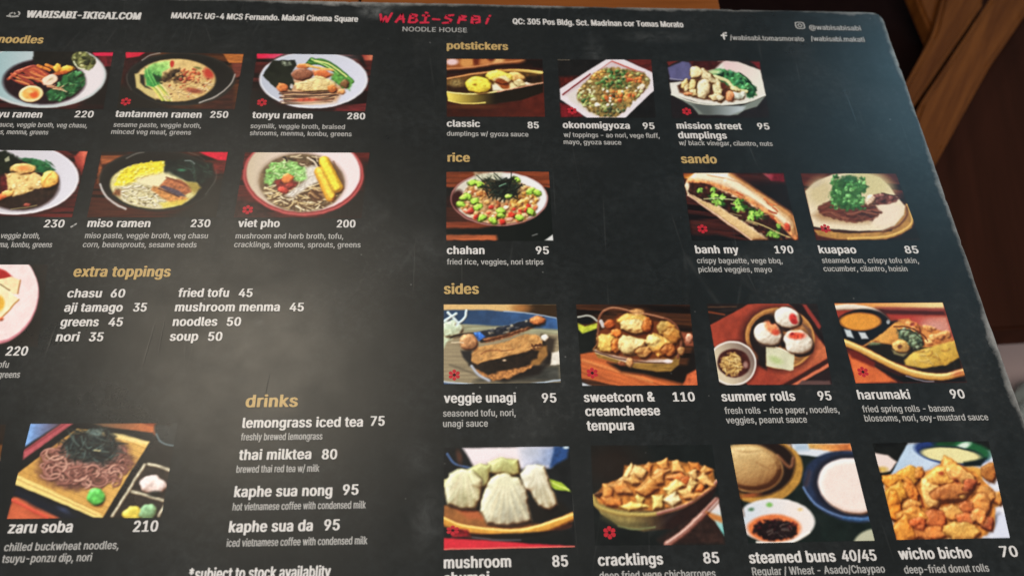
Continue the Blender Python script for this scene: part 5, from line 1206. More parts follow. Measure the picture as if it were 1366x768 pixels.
def art_buns(a):
    a.fill((24, 34, 30), 0.2, 60)
    a.put(a.poly([(200, 34), (350, 34), (340, 70), (280, 80)], 10), (176, 30, 50)); a.put(a.poly([(350, 34), (440, 34), (430, 120), (400, 180), (340, 130)], 14), (196, 160, 140), 0.2, 14, 50); a.put(a.poly([(440, 32), (850, 30), (870, 150), (780, 145), (440, 105)], 10), (206, 212, 222)); a.grad(a.poly([(550, 34), (845, 30), (855, 110), (640, 80), (560, 70)], 12, 6), (216, 166, 90), (206, 116, 60), (560, 50), (800, 70), 0.2); a.put(a.poly([(460, 36), (545, 36), (560, 80), (460, 90)], 20), (160, 180, 200))
    a.put(a.ell(250, 230, 270, 222, -12, 10) * a.poly([(0, 0), (600, 0), (600, 500), (0, 500)]), (176, 128, 56), 0.12); a.put(a.ell(225, 205, 240, 196, -12, 16), (38, 24, 18)); a.put(a.ell(160, 395, 60, 14, -8, 12), (150, 80, 40)); a.put(a.curve([(340, 120), (430, 200), (450, 140)], 24, 14), (120, 76, 50))
    a.put(a.ell(155, 205, 226, 168, 14, 10), (176, 136, 84), 0.06, 90); a.grad(a.ell(150, 195, 220, 158, 14, 30), (196, 160, 106), (160, 116, 68), (150, 120), (250, 340), 0.06, 60, h=120, bump=3)
    for p in ([(40, 70), (130, 96), (250, 84), (330, 140)], [(200, 170), (280, 210), (350, 215)]): a.put(a.curve(p, 7, 14), (146, 106, 66), a=0.4, h=-2)
    a.put(a.ell(850, 330, 340, 240, 14, 12), (40, 52, 78), 0.15); a.put(a.curve([(520, 340), (600, 450), (760, 530), (980, 560)], 16, 10), (96, 120, 160)); a.put(a.curve([(800, 545), (900, 560), (980, 545)], 20, 12), (60, 96, 140)); a.put(a.ell(830, 320, 250, 210, 12, 18), (34, 36, 50)); a.put(a.ell(862, 330, 246, 188, 16, 12), (232, 210, 200), 0.02, h=40); a.put(a.curve([(560, 240), (540, 320)], 30, 24), (76, 60, 66), a=0.7)
    a.put(a.ell(335, 565, 262, 148, 2, 9), (224, 218, 216), 0.03); a.grad(a.ell(330, 560, 250, 136, 2, 20), (196, 204, 214), (226, 214, 208), (150, 480), (450, 520)); a.put(a.ell(320, 615, 182, 92, 0, 12), (222, 116, 62), 0.08)
    b = a.ell(330, 628, 142, 70, 0, 10, 12, 26); a.put(b, (34, 18, 18), 0.4, 16); a.lumps(a.ell(325, 600, 150, 50, 0, 20), 24, (10, 18), [(60, 14, 20), (30, 12, 14)], (190, 560, 470, 620)); a.strands(b, 12, 40, 8, [(110, 100, 96), (70, 60, 60)], (230, 590, 430, 660), (-60, 60), 0.3, 0.7)
    a.put(a.ell(290, 460, 22, 16, 0, 10), (120, 176, 90)); a.put(a.ell(165, 490, 18, 12, 0, 10), (84, 120, 90)); a.put(a.ell(500, 490, 16, 10, 0, 10), (222, 190, 130)); a.put(a.ell(980, 720, 130, 96, -20, 12), (176, 176, 150)); a.put(a.curve([(200, 705), (330, 712), (450, 700), (560, 640)], 12), (236, 226, 214))


def art_wicho(a):
    a.fill((26, 26, 22), 0.2, 60); a.put(a.poly([(20, 120), (120, 140), (185, 190), (140, 250), (60, 265)], 10), (226, 204, 196)); a.put(a.ell(90, 240, 34, 20, 0, 14), (206, 170, 90))
    a.grad(a.poly([(260, 50), (340, 45), (820, 110), (860, 190), (940, 440), (965, 520), (960, 701), (184, 714), (90, 360), (160, 250)], 10), (176, 200, 226), (216, 216, 230), (200, 150), (900, 500), 0.04)
    a.put(a.ell(560, 120, 258, 92, 8, 9), (36, 56, 110), 0.1); a.put(a.ell(620, 110, 210, 76, 8, 14) * a.poly([(440, 0), (900, 0), (900, 200), (440, 200)], 40), (34, 96, 56)); a.put(a.ell(640, 75, 50, 22, -20, 12), (206, 226, 206)); a.put(a.ell(560, 135, 210, 58, 6, 10), (28, 40, 44)); a.put(a.ell(556, 142, 204, 52, 6, 8), (226, 214, 150), 0.03); a.put(a.poly([(640, 190), (800, 160), (760, 220), (640, 225)], 14), (16, 30, 30))
    a.put(a.poly([(620, 225), (700, 220), (780, 240), (770, 350), (680, 300)], 14), (226, 160, 70))
    m = a.poly([(100, 310), (140, 280), (280, 220), (370, 260), (480, 210), (510, 145), (600, 195), (720, 260), (830, 370), (915, 455), (860, 500), (850, 640), (760, 700), (180, 714), (150, 560), (110, 420)], 12, 8)
    a.put(a.poly([(700, 560), (890, 540), (890, 620), (800, 680)], 30), (120, 120, 130)); a.put(m, (206, 130, 54), 0.3, 40)
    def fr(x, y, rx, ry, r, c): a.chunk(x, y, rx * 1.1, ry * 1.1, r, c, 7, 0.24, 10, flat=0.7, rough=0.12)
    for q in ((825, 260, 56, 72, 0, (180, 110, 50)), (280, 280, 90, 56, 20, (232, 160, 62)), (170, 330, 76, 60, 20, (226, 146, 54)), (200, 400, 90, 90, 20, (236, 160, 60)), (290, 400, 40, 100, -20, (214, 130, 54)), (170, 500, 60, 110, -10, (226, 140, 48)), (290, 490, 70, 50, 0, (222, 150, 74)), (340, 270, 40, 50, 0, (206, 126, 50))): fr(*q)
    a.put(a.poly([(345, 340), (440, 230), (490, 210), (510, 145), (590, 190), (640, 260), (760, 330), (720, 380), (640, 460), (480, 480), (450, 545), (380, 500), (350, 420)], 12, 8), (216, 142, 66), 0.2, 40, h=70, bump=10)
    a.lump(420, 400, 70, 120, -10, (232, 176, 100), dark=0.8, hi=1.05, wob=8); a.lump(500, 290, 120, 70, 0, (228, 156, 72), dark=0.7, wob=10); a.lump(620, 280, 110, 56, 30, (222, 156, 84), wob=8); a.lump(560, 400, 130, 60, -10, (190, 116, 58), wob=10); a.put(a.ell(500, 395, 80, 26, -10, 30), (150, 84, 42), a=0.7); a.put(a.ell(490, 270, 18, 14, 0, 10), (150, 60, 30)); a.put(a.poly([(505, 150), (590, 195), (600, 250), (520, 230)], 12), (230, 160, 76)); a.lump(690, 350, 56, 44, -20, (170, 84, 48)); a.put(a.ell(590, 320, 30, 14, 40, 12), (170, 84, 40))
    for q in ((870, 440, 60, 46, 30, (206, 136, 64)), (790, 410, 76, 60, 30, (214, 142, 72)), (760, 500, 70, 90, -10, (220, 142, 70)), (660, 500, 60, 50, 0, (190, 104, 54)), (560, 540, 90, 60, 20, (228, 158, 80)), (650, 580, 66, 46, 0, (214, 120, 66)), (800, 600, 56, 56, 0, (206, 106, 62)), (430, 580, 100, 76, 10, (206, 110, 56)), (290, 560, 90, 60, 0, (226, 146, 64)), (250, 650, 100, 90, 20, (230, 144, 56)), (400, 670, 110, 50, 0, (222, 134, 66)), (620, 660, 160, 60, 5, (234, 170, 82)), (740, 560, 60, 50, 20, (226, 146, 76)), (330, 610, 60, 40, 10, (200, 100, 50))): fr(*q)
    a.lump(640, 430, 26, 18, 0, (236, 190, 110)); a.put(a.curve([(345, 420), (370, 500)], 10, 10), (130, 50, 24)); a.put(a.poly([(880, 560), (965, 520), (960, 700), (830, 700), (860, 640)], 16), (206, 210, 232))


# ------------------------------------------------------------------ the menu card
menu = thing('menu', 'large black laminated noodle house menu with rows of food pictures and worn edges', 'menu')

# card body: rectangular board with rounded, chipped outline
rng = random.Random(4)


def outline():
    pts = []
    R = 6.0
    x0, x1, y0, y1 = CX0 * 1000, CX1 * 1000, CY0 * 1000, CY1 * 1000
    def seg(ax, ay, bx, by, nx, ny, step=2.0):
        L = math.hypot(bx - ax, by - ay); n = int(L / step)
        w = 0
        for i in range(n):
            t = i / n
            w = w * 0.8 + rng.gauss(0, 0.05)
            chip = 0.45 * rng.random() if rng.random() < 0.03 else 0
            d = w - chip
            pts.append((ax + (bx - ax) * t + nx * d, ay + (by - ay) * t + ny * d))
    def arc(cx_, cy_, a0, a1):
        for i in range(7):
            a = math.radians(a0 + (a1 - a0) * i / 7)
            pts.append((cx_ + R * math.cos(a), cy_ + R * math.sin(a)))
    seg(x1, y0 + R, x1, y1 - R, 1, 0); arc(x1 - R, y1 - R, 0, 90)
    seg(x1 - R, y1, x0 + R, y1, 0, 1); arc(x0 + R, y1 - R, 90, 180)
    seg(x0, y1 - R, x0, y0 + R, -1, 0); arc(x0 + R, y0 + R, 180, 270)
    seg(x0 + R, y0, x1 - R, y0, 0, -1); arc(x1 - R, y0 + R, 270, 360)
    return pts


ol = outline()
N = len(ol)
T = 1.6
cxm = sum(p[0] for p in ol) / N; cym = sum(p[1] for p in ol) / N
inner = []
for i, (x, y) in enumerate(ol):
    xp, yp = ol[i - 1]; xn, yn = ol[(i + 1) % N]
    tx, ty = xn - xp, yn - yp; l = math.hypot(tx, ty)
    inner.append((x - ty / l * 0.45, y + tx / l * 0.45) if False else (x + (-ty / l) * 0.5, y + (tx / l) * 0.5))
v = [(x * MM, y * MM, 0) for x, y in inner]
pydata('card_face', v, [tuple(range(N))], m_card, menu)
v = [(x * MM, y * MM, 0) for x, y in inner] + [(x * MM, y * MM, -0.5 * MM) for x, y in ol] + [(x * MM, y * MM, -T * MM) for x, y in ol]
f = []
for i in range(N):
    j = (i + 1) % N
    f.append((i, N + i, N + j, j)); f.append((N + i, 2 * N + i, 2 * N + j, N + j))
f.append(tuple(2 * N + i for i in reversed(range(N))))
pydata('card_edge', v, f, m_rim, menu)

PAINT = {'shoyu': art_shoyu, 'tantanmen': art_tantanmen, 'tonyu': art_tonyu, 'tofu_ramen': art_tofu_ramen, 'miso': art_miso,
         'pho': art_pho, 'plate': art_plate, 'sliver': art_sliver, 'soba': art_soba, 'classic': art_classic, 'okonomi': art_okonomi,
         'mission': art_mission, 'chahan': art_chahan, 'banh': art_banh, 'kuapao': art_kuapao, 'unagi': art_unagi,
         'tempura': art_tempura, 'summer': art_summer, 'harumaki': art_harumaki, 'mushroom': art_mushroom,
         'cracklings': art_cracklings, 'buns': art_buns, 'wicho': art_wicho}
LABEL = {'shoyu': 'printed picture of ramen with halved egg, pork and greens in a white bowl',
         'tantanmen': 'printed picture of creamy noodles with bok choy in a black bowl',
         'tonyu': 'printed picture of ramen with a nori sheet and mushrooms in a pale blue bowl',
         'tofu_ramen': 'printed picture of dark broth ramen with tofu in a white bowl',
         'miso': 'printed picture of noodles with corn and fried tofu in a black bowl',
         'pho': 'printed picture of noodles with yellow tofu sticks in a red rimmed bowl',
         'plate': 'printed picture of tofu slices on a white plate, cut by the frame',
         'sliver': 'printed picture mostly outside the frame at the left edge',
         'soba': 'printed picture of buckwheat noodles with nori on a bamboo mat',
         'classic': 'printed picture of yellow dumplings in a long oval dish',
         'okonomi': 'printed picture of topped dumplings in an eight sided white dish',
         'mission': 'printed picture of pale dumplings with greens in an angular white bowl',
         'chahan': 'printed picture of fried rice with green beans and nori strips',
         'banh': 'printed picture of a long filled baguette with green herbs',
         'kuapao': 'printed picture of a white steamed bun with coriander on top',
         'unagi': 'printed picture of grilled brown slabs on a striped blue plate',
         'tempura': 'printed picture of golden fritters in a small wire basket',
         'summer': 'printed picture of rice paper rolls in a round tray with dipping sauce',
         'harumaki': 'printed picture of fried spring rolls beside an orange dip',
         'mushroom': 'printed picture of pale folded dumplings on an orange plate',
         'cracklings': 'printed picture of golden puffed cracklings heaped in a bowl',
         'buns': 'printed picture of a brown bun, a white bun and dark dipping sauce',
         'wicho': 'printed picture of golden fried pieces with a pale dip'}
W, H = Art.W, Art.H
u, vv = np.meshgrid(np.linspace(0, 1, W), np.linspace(0, 1, H))
idx = np.arange(W * H).reshape(H, W)
FACES = np.stack([idx[1:, :-1], idx[1:, 1:], idx[:-1, 1:], idx[:-1, :-1]], -1).reshape(-1, 4)
for seed, (key, (quad, art)) in enumerate(PRINTS.items()):
    q = np.array(quad)
    P = ((1 - u)[..., None] * (1 - vv)[..., None] * q[0] + u[..., None] * (1 - vv)[..., None] * q[1]
         + u[..., None] * vv[..., None] * q[2] + (1 - u)[..., None] * vv[..., None] * q[3])
    co = np.zeros((W * H, 3)); co[:, :2] = P.reshape(-1, 2) * MM; co[:, 2] = 0.06 * MM
    a = Art(art, 11 + seed)
    PAINT[key](a)
    rgb = lin(a.finish(PRINT_GAIN)).reshape(-1, 3)
    me = bpy.data.meshes.new('food_picture')
    me.vertices.add(W * H); me.vertices.foreach_set('co', co.ravel())
    nf = len(FACES)
    me.loops.add(nf * 4); me.loops.foreach_set('vertex_index', FACES.ravel().astype(np.int32))
    me.polygons.add(nf); me.polygons.foreach_set('loop_start', np.arange(0, nf * 4, 4, dtype=np.int32))
    me.update(calc_edges=True)
    ca = me.color_attributes.new('ink', 'FLOAT_COLOR', 'POINT')
    buf = np.ones((W * H, 4), np.float32); buf[:, :3] = rgb
    ca.data.foreach_set('color', buf.ravel())
    o = mesh_obj('food_picture', me, m_print, menu)
    o['label'] = LABEL[key]

# red leaf badges in the corners of pictures
def badge_mesh():
    verts = []; faces = []
    for k in range(6):
        a0 = math.radians(k * 60 + 30)
        c, s_ = math.cos(a0), math.sin(a0)
        base = len(verts)
        for r, w in ((0.55, -0.25), (1.5, -0.75), (2.05, -0.62), (2.35, 0), (2.05, 0.62), (1.5, 0.75), (0.55, 0.25)):
            verts.append(((r * c - w * s_) * MM, (r * s_ + w * c) * MM, 0))
        faces.append(tuple(range(base, base + 7)))
    return verts, faces


bv, bf = badge_mesh()
bme = bpy.data.meshes.new('leaf_badge'); bme.from_pydata(bv, [], bf); bme.update(); bme.materials.append(m_badge)
cme = bpy.data.meshes.new('badge_centre')
cme.from_pydata([(0.62 * MM * math.cos(t * math.pi / 6), 0.62 * MM * math.sin(t * math.pi / 6), 0.03 * MM) for t in range(12)], [], [tuple(range(12))]); cme.update(); cme.materials.append(m_dark)
for i, (x, y) in enumerate(BADGES):
    b = mesh_obj('leaf_badge', bme, None, menu, (x * MM, y * MM, 0.12 * MM))
    mesh_obj('badge_centre', cme, None, b)
    if i == 9:
        b.scale = (1.0, 0.75, 1)

# ------------------------------------------------------------------ lettering
FONT = None
try:
    import os
    FONT = bpy.data.fonts.load(os.path.join(bpy.utils.system_resource('DATAFILES'), 'fonts', 'Inter.woff2'))
except Exception:
    FONT = None                                                     # Blender's built-in letters do as well

CAP = 0.7
_c = bpy.data.curves.new('cap', 'FONT'); _c.body = 'h'; _c.size = 1.0
if FONT:
    _c.font = FONT
_t = bpy.data.objects.new('cap', _c); C.objects.link(_t)
_m = bpy.data.meshes.new_from_object(_t.evaluated_get(bpy.context.evaluated_depsgraph_get()))
CAP = max(v_.co.y for v_ in _m.vertices)
bpy.data.objects.remove(_t); bpy.data.curves.remove(_c); bpy.data.meshes.remove(_m)
print('CAP', CAP)

CLASS = {  # name of part, height of a tall letter (mm), boldness, extra weight of the uprights, material
    'header': ('web_address', 4.5, 0, 0.075, m_white), 'address': ('street_address', 3.8, 0, 0.05, m_white), 'logo2': ('logo_line', 3.0, 0.0, 0.012, m_grey),
    'social': ('social_handle', 3.2, 0, 0.03, m_grey), 'heading': ('heading', 4.8, 0, 0.062, m_gold), 'name': ('dish_name', 3.85, 0, 0.056, m_white),
    'topping': ('dish_name', 3.8, 0, 0.056, m_white), 'price': ('price', 3.7, 0, 0.052, m_white), 'description': ('description', 2.65, 0, 0.032, m_grey), 'footnote': ('footnote', 3.8, 0, 0.048, m_white)}


def fill_outlines(name, wire):
    """fills letter outlines by winding number, so that crossing contours neither double nor cancel"""
    from mathutils.geometry import delaunay_2d_cdt
    V = [Vector((v_.co.x, v_.co.y)) for v_ in wire.vertices]
    E = [tuple(e.vertices) for e in wire.edges]
    # group the outlines into letters by connected x-extent to keep each fill small
    par = list(range(len(V)))
    def find(a):
        while par[a] != a:
            par[a] = par[par[a]]; a = par[a]
        return a
    for a, b_ in E:
        par[find(a)] = find(b_)
    comps = {}
    for k in range(len(V)):
        comps.setdefault(find(k), []).append(k)
    ext = sorted((min(V[k].x for k in c), max(V[k].x for k in c), c) for c in comps.values())
    groups = []
    for x0, x1, c in ext:
        if groups and x0 < groups[-1][1] - 1e-5:
            groups[-1][1] = max(groups[-1][1], x1); groups[-1][2] += c
        else:
            groups.append([x0, x1, list(c)])
    eof = {}
    for a, b_ in E:
        eof.setdefault(find(a), []).append((a, b_))
    verts = []; faces = []
    for x0, x1, c in groups:
        m_ = {k: i for i, k in enumerate(c)}
        es = [(m_[a], m_[b_]) for r in {find(k) for k in c} for a, b_ in eof.get(r, [])]
        pv, pe, pf, _, _, _ = delaunay_2d_cdt([V[k] for k in c], es, [], 0, 1e-6)
        P_ = np.array([V[k] for k in c])
        A = P_[[e[0] for e in es]]; B = P_[[e[1] for e in es]]
        base = len(verts)
        verts += [(p.x, p.y, 0) for p in pv]
        for f_ in pf:
            cx_ = sum(pv[k].x for k in f_) / len(f_); cy_ = sum(pv[k].y for k in f_) / len(f_)
            up = (A[:, 1] <= cy_) & (B[:, 1] > cy_); dn = (B[:, 1] <= cy_) & (A[:, 1] > cy_)
            side = (B[:, 0] - A[:, 0]) * (cy_ - A[:, 1]) - (cx_ - A[:, 0]) * (B[:, 1] - A[:, 1])
            wn = int((up & (side > 0)).sum()) - int((dn & (side < 0)).sum())
            if wn != 0:
                faces.append(tuple(base + k for k in f_))
    me = bpy.data.meshes.new(name)
    used = sorted({k for f_ in faces for k in f_}); m_ = {k: i for i, k in enumerate(used)}
    me.from_pydata([verts[k] for k in used], [], [tuple(m_[k] for k in f_) for f_ in faces]); me.update()
    return me


def text_mesh(name, body, length, height, bold, mat, parent, x, y, heavy=0.0, z=0.13, shear=0.0):
    cu = bpy.data.curves.new(name, 'FONT')
    cu.body = body
    if FONT:
        cu.font = FONT
    cu.size = 1.0
    cu.offset = bold
    cu.space_character = 1.0 + bold * 1.0 + heavy * 1.1
    cu.resolution_u = 3
    cu.shear = shear
    cu.fill_mode = 'NONE'
    tmp = bpy.data.objects.new('tmp', cu)
    C.objects.link(tmp)
    dg = bpy.context.evaluated_depsgraph_get()
    wire = bpy.data.meshes.new_from_object(tmp.evaluated_get(dg))
    bpy.data.objects.remove(tmp); bpy.data.curves.remove(cu)
    me = fill_outlines(name, wire)
    bpy.data.meshes.remove(wire)
    n = len(me.vertices)
    co = np.empty(n * 3); me.vertices.foreach_get('co', co); co = co.reshape(-1, 3)
    hx, hy = heavy * height * MM, heavy * height * MM * 0.32
    x0, x1 = co[:, 0].min(), co[:, 0].max()
    kx = (length * MM - 2 * hx) / (x1 - x0); ky = height * MM / CAP
    co[:, 0] = (co[:, 0] - x0) * kx + hx; co[:, 1] *= ky; co[:, 2] = 0
    me.vertices.foreach_set('co', co.ravel()); me.update()
    me.materials.clear()
    # heavy strokes: the same letters laid down side by side, a hair above one another
    if heavy:
        bm = bmesh.new(); bm.from_mesh(me)
        steps = [(-1, 0.4), (1, -0.4), (-0.55, -1), (0.55, 1)]
        for k, (sx_, sy_) in enumerate(steps):
            g2 = bmesh.new(); g2.from_mesh(me)
            bmesh.ops.translate(g2, verts=g2.verts, vec=(sx_ * hx, sy_ * hy, 0.006 * MM * (k + 1)))
            t_ = bpy.data.meshes.new('t'); g2.to_mesh(t_); g2.free(); bm.from_mesh(t_); bpy.data.meshes.remove(t_)
        bm.to_mesh(me); bm.free()
    o = mesh_obj(name, me, mat, parent, (x * MM, y * MM, z * MM))
    return o


for kind, body, x, y, w in TEXTS:
    nm, h, b, hv, m = CLASS[kind]
    text_mesh(nm, body, w, h, b, m, menu, x, y, hv)

# brush-drawn red logo: each letter a set of strokes
def strokes(name, polys, width, mat, parent, x, y, sx, sy, z=0.14):
    verts = []; faces = []
    for pl in polys:
        # densify
        pts = [Vector((p[0] * sx, p[1] * sy)) for p in pl]
        for i in range(len(pts) - 1):
            a_, b_ = pts[i], pts[i + 1]
            d = (b_ - a_); L = d.length
            if L < 1e-6:
                continue
            nrm = Vector((-d.y, d.x)) / L * width / 2
            t = d / L * width * 0.35
            base = len(verts)
            zz = (z + 0.004 * (len(verts) // 12 % 7)) * MM
            ring = [a_ + nrm * 0.6 - t, a_ + nrm, b_ + nrm * 0.85, b_ + t + nrm * 0.4, b_ + t - nrm * 0.4, b_ - nrm * 0.85, a_ - nrm, a_ - nrm * 0.6 - t]
            for p in ring:
                verts.append(((x + p.x) * MM, (y + p.y) * MM, zz))
            faces.append(tuple(range(base + 7, base - 1, -1)))
    return pydata(name, verts, faces, mat, parent)


LOGO = {
    'W': ([[(0, .85), (.15, 0), (.5, .62), (.62, 0), (1.05, 1.0)]], 0.0, 1.0),
    'A': ([[(0, 0), (.55, .95), (.72, 0)], [(.2, .35), (.75, .38)]], 1.22, 1.0),
    'B': ([[(.05, 0), (.2, .92), (.75, .85), (.62, .52), (.22, .48)], [(.62, .52), (.8, .22), (.6, .02), (.05, 0)]], 2.2, 1.0),
    'I': ([[(.1, .82), (.7, .78)], [(.42, .8), (.3, .02)], [(-.1, 0), (.65, .03)], [(.38, 1.15), (.55, 1.1)]], 3.22, 1.0),
    '-': ([[(0, .42), (.62, .38)]], 4.1, 1.0),
    'S': ([[(.9, .92), (.3, .85), (.15, .6), (.7, .4), (.55, .08), (-.1, 0)]], 4.95, 1.0),
    'A2': ([[(.05, .02), (.25, .85), (.75, .8), (.3, .42)], [(.3, .42), (.75, .38)]], 6.05, 1.0),
    'B2': ([[(.05, .1), (.15, .85), (.75, .8), (.8, .2), (.3, .05), (.05, .1)], [(.15, .45), (.75, .48)]], 7.1, 1.0),
    'I2': ([[(.3, .62), (.1, .02)], [(.42, .88), (.5, .95)]], 8.2, 1.0)}
logo = bpy.data.objects.new('brand_logo', None); C.objects.link(logo); logo.parent = menu
for k, (pl, ox, _) in LOGO.items():
    o = strokes('logo_letter', pl, 1.25, m_red, logo, -57.9 + ox * 6.15, 149.9, 5.2, 6.1)
    o['label'] = 'red brushed letter ' + k[0] if k != '-' else 'red brushed dash'

# small emblems of the header
def disc_ring(name, x, y, r0, r1, mat, parent, turns=None, sq=1.0):
    verts = []; faces = []
    n = 28
    for i in range(n):
        t = 2 * math.pi * i / n
        e = 0.5 if turns else 1.0
        cx_, sy_ = math.cos(t), math.sin(t)
        f_ = lambda c: math.copysign(abs(c) ** e, c)
        verts.append(((x + r1 * f_(cx_)) * MM, (y + r1 * f_(sy_) * sq) * MM, 0.14 * MM))
        verts.append(((x + r0 * f_(cx_)) * MM, (y + r0 * f_(sy_) * sq) * MM, 0.14 * MM))
    for i in range(n):
        j = (i + 1) % n
        faces.append((2 * i, 2 * j, 2 * j + 1, 2 * i + 1))
    return pydata(name, verts, faces, mat, parent)


EMB = {'insta': (149.07, 153.04), 'f': (109.24, 144.67), 'swirl': (-228.11, 150.44), 'tick': (-177.13, 28.93)}
em = bpy.data.objects.new('camera_emblem', None); C.objects.link(em); em.parent = menu
ex, ey = EMB['insta']
disc_ring('emblem_outline', ex, ey, 1.9, 2.45, m_grey, em, True)
disc_ring('emblem_lens', ex, ey, 0.75, 1.25, m_grey, em)
ex, ey = EMB['f']
strokes('letter_emblem', [[(1.0, 1.0), (.6, 1.0), (.45, .75), (.45, 0)], [(.1, .58), (.95, .58)]], 0.95, m_white, menu, ex - 1.4, ey - 2.2, 2.9, 4.3)
ex, ey = EMB['swirl']
sw = [[(math.cos(t) * (0.25 + t * 0.13), math.sin(t) * (0.2 + t * 0.095)) for t in [k * 0.45 for k in range(17)]], [(-1.0, -.55), (-.2, -.75), (1.0, -.6)]]
strokes('swirl_emblem', sw, 0.75, m_grey, menu, ex, ey, 2.6, 2.4)
ex, ey = EMB['tick']
strokes('ink_mark', [[(0, 0), (.55, .5), (1, 1)]], 0.8, m_grey, menu, ex, ey, 1.7, 1.6)

# ------------------------------------------------------------------ table under the menu
m_table = wood_mat('orange_brown_wood', (0.12, 0.034, 0.008), (0.27, 0.085, 0.02), 0.8, 1.571, 0.4)
m_tedge = wood_mat('table_edge_wood', (0.05, 0.016, 0.006), (0.10, 0.035, 0.012), 0.8, 1.57, 0.5)
table = thing('wooden_table', 'orange brown wooden table under the black menu', 'table', (0, 0, -0.72))


def part_at(o, parent):
    o.parent = parent
    o.matrix_parent_inverse = Matrix.Translation(-parent.location)
    return o


for k in range(4):
    x0 = -0.62 + k * 0.184
    x1 = x0 + 0.183 if k < 3 else 0.1115
    part_at(box_obj('plank', (x0, -0.45, -0.028), (x1, 0.42, -0.0018), m_table, None, 0.0012), table)
for x in (-0.57, 0.06):
    for y in (-0.40, 0.37):
        part_at(box_obj('leg', (x - 0.025, y - 0.025, -0.72), (x + 0.025, y + 0.025, -0.0285), m_tedge, None, 0.003), table)

# ------------------------------------------------------------------ floor, chair, bench beyond the table
FZ = -0.72
m_floor, nt, bs = new_mat('dusky_floor')
nn = noise(nt, mapped(nt), 12, 5, 0.6)
nt.links.new(mix(nt, nn, (0.55, 0.40, 0.37), (0.68, 0.52, 0.48)), bs.inputs['Base Color'])
bs.inputs['Roughness'].default_value = 0.6
fl = pydata('floor', [(-4, -4, FZ), (4, -4, FZ), (4, 4, FZ), (-4, 4, FZ)], [(0, 1, 2, 3)], m_floor)
fl['kind'] = 'structure'
# world points below are where these pieces stand, all lower than the table top
m_cwood = wood_mat('chair_wood', (0.060, 0.015, 0.003), (0.235, 0.078, 0.016), 0.9, 0.56, 0.5)
m_seat = wood_mat('dark_seat_wood', (0.024, 0.008, 0.004), (0.050, 0.015, 0.008), 0.4, 0.2, 0.7)
m_gap_shade, nt, bs = new_mat('gap_shade_black')  # near-black colour painting the shade of the gap beside the table
nn = noise(nt, mapped(nt), 60, 4, 0.6)
nt.links.new(mix(nt, nn, (0.006, 0.002, 0.002), (0.012, 0.005, 0.004)), bs.inputs['Base Color'])
bs.inputs['Roughness'].default_value = 0.9
bs.inputs['Specular IOR Level'].default_value = 0.05


def prism(name, pts, ztop, thick, mat, parent, bevel=0.002):
    bm = bmesh.new()
    vs = [bm.verts.new((x, y, ztop)) for x, y in pts]
    f = bm.faces.new(vs)
    if f.normal.z < 0:
        f.normal_flip()
    r = bmesh.ops.extrude_face_region(bm, geom=[f])
    for v_ in [e for e in r['geom'] if isinstance(e, bmesh.types.BMVert)]:
        v_.co.z -= thick
    bmesh.ops.recalc_face_normals(bm, faces=bm.faces[:])
    if bevel:
        bmesh.ops.bevel(bm, geom=bm.edges[:], offset=bevel, segments=2, affect='EDGES')
    me = bpy.data.meshes.new(name); bm.to_mesh(me); bm.free()
    o = mesh_obj(name, me, mat)
    part_at(o, parent)
    return o


chair = thing('wooden_chair', 'brown wooden chair with slanting rails, seen beyond the menu corner', 'chair', (0.5, 0.5, FZ))
prism('back_rail', [(0.4604, 0.5212), (0.4864, 0.522), (0.4878, 0.4903), (0.3827, 0.357), (0.3373, 0.2999), (0.3317, 0.3195), (0.3756, 0.3737), (0.4235, 0.4441)], -0.270, 0.030, m_cwood, chair, 0.0040)
prism('back_rail', [(0.5097, 0.5132), (0.5569, 0.5148), (0.5111, 0.4595), (0.4592, 0.3967), (0.3898, 0.3011), (0.3416, 0.2348), (0.334, 0.2649), (0.382, 0.3504), (0.4866, 0.4832)], -0.262, 0.035, m_cwood, chair, 0.0040)
prism('slat', [(0.4308, 0.5381), (0.4588, 0.539), (0.4616, 0.4857), (0.4381, 0.4505), (0.433, 0.4584)], -0.285, 0.020, m_cwood, chair, 0.0030)
prism('gap_shade_slab', [(0.2174, 0.6263), (0.4871, 0.6361), (0.4774, 0.5528), (0.4747, 0.4977), (0.3957, 0.3586), (0.3903, 0.2727), (0.1713, 0.2716)], -0.335, 0.050, m_gap_shade, chair, 0.0060)  # black slab added to stand in for the shadowed gap, table to rails
prism('seat', [(0.5151, 0.5934), (0.4233, 0.4205), (0.3267, 0.2246), (0.3337, 0.1444), (0.4013, 0.1474), (0.7092, 0.1651), (0.985, 0.6104)], -0.300, 0.030, m_seat, chair, 0.0020)
part_at(box_obj('leg', (0.375, 0.229, FZ), (0.407, 0.261, -0.331), m_cwood, None, 0.003), chair)
part_at(box_obj('leg', (0.749, 0.230, FZ), (0.781, 0.262, -0.331), m_cwood, None, 0.003), chair)
part_at(box_obj('leg', (0.935, 0.581, FZ), (0.967, 0.613, -0.331), m_cwood, None, 0.003), chair)
part_at(box_obj('leg', (0.427, 0.414, FZ), (0.459, 0.446, -0.331), m_cwood, None, 0.003), chair)
BAG = (0.7122, 0.2313)
BRIGHT_SPOT = (0.8284, 1.0293)

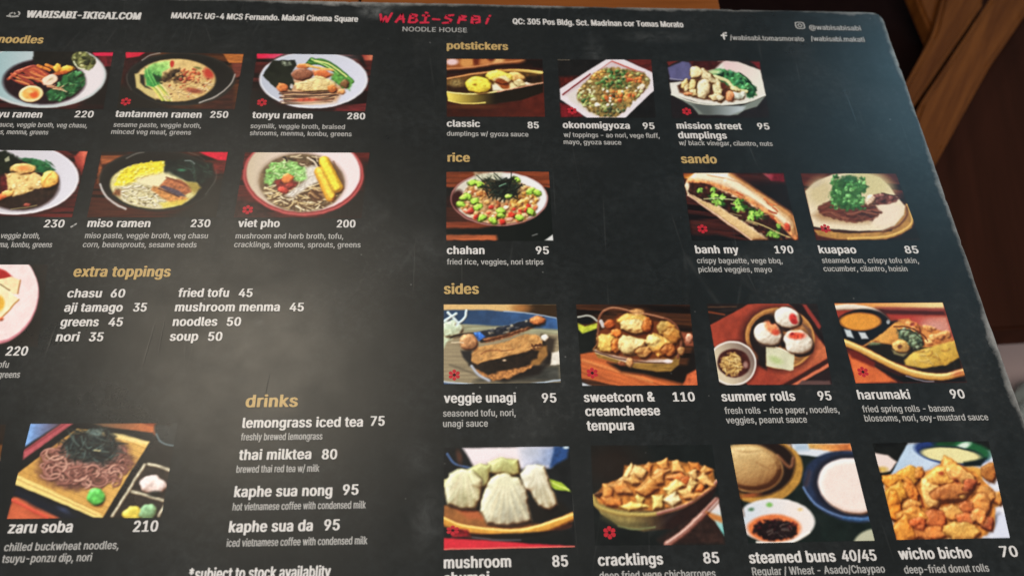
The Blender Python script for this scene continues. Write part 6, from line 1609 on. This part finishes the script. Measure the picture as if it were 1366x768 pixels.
m_clear, nt, bs = new_mat('cloudy_clear_plastic')
nn = noise(nt, mapped(nt), 40, 4, 0.6)
nt.links.new(mix(nt, nn, (0.40, 0.46, 0.42), (0.66, 0.72, 0.68)), bs.inputs['Base Color'])
bs.inputs['Roughness'].default_value = 0.12
bs.inputs['Transmission Weight'].default_value = 0.5
bs.inputs['IOR'].default_value = 1.3
bm = bmesh.new()
bmesh.ops.create_icosphere(bm, subdivisions=4, radius=1)
_r = random.Random(3)
from mathutils import noise as mnoise
for v_ in bm.verts:
    d = v_.co.normalized()
    k = 1 + 0.22 * mnoise.noise(d * 2.1) + 0.12 * abs(mnoise.noise(d * 6.3)) + 0.06 * mnoise.noise(d * 14)
    v_.co = Vector((d.x * 0.062 * k, d.y * 0.060 * k, max(-0.022, d.z * 0.045 * k)))
me = bpy.data.meshes.new('plastic_bag'); bm.to_mesh(me); bm.free()
bag = mesh_obj('plastic_bag', me, m_clear, None, (BAG[0], BAG[1], FZ + 0.0225))
bag['label'] = 'crumpled cloudy clear plastic bag on the floor at the right edge'
bag['category'] = 'bag'

m_bright_spot, nt, bs = new_mat('bright_spot_white')  # pale colour for the added bright spot
nt.links.new(mix(nt, noise(nt, mapped(nt), 80, 3, 0.6), (0.6, 0.58, 0.58), (0.8, 0.78, 0.78)), bs.inputs['Base Color'])
bm = bmesh.new()
bmesh.ops.create_grid(bm, x_segments=14, y_segments=14, size=0.06)
for v_ in bm.verts:
    v_.co.z = 0.006 + 0.010 * abs(mnoise.noise(v_.co * 40)) + 0.002
me = bpy.data.meshes.new('bright_spot_sheet'); bm.to_mesh(me); bm.free()
spot_sheet = mesh_obj('bright_spot_sheet', me, m_bright_spot, None, (BRIGHT_SPOT[0], BRIGHT_SPOT[1] + 0.03, FZ))  # made-up sheet, put in for the bright spot between the rails
sol = spot_sheet.modifiers.new('thickness', 'SOLIDIFY'); sol.thickness = 0.001
spot_sheet['label'] = 'creased white sheet added for the bright spot between the chair rails'
spot_sheet['category'] = 'sheet'



# ------------------------------------------------------------------ render settings
scene.render.engine = 'CYCLES'
scene.cycles.max_bounces = 6
scene.cycles.use_denoising = True
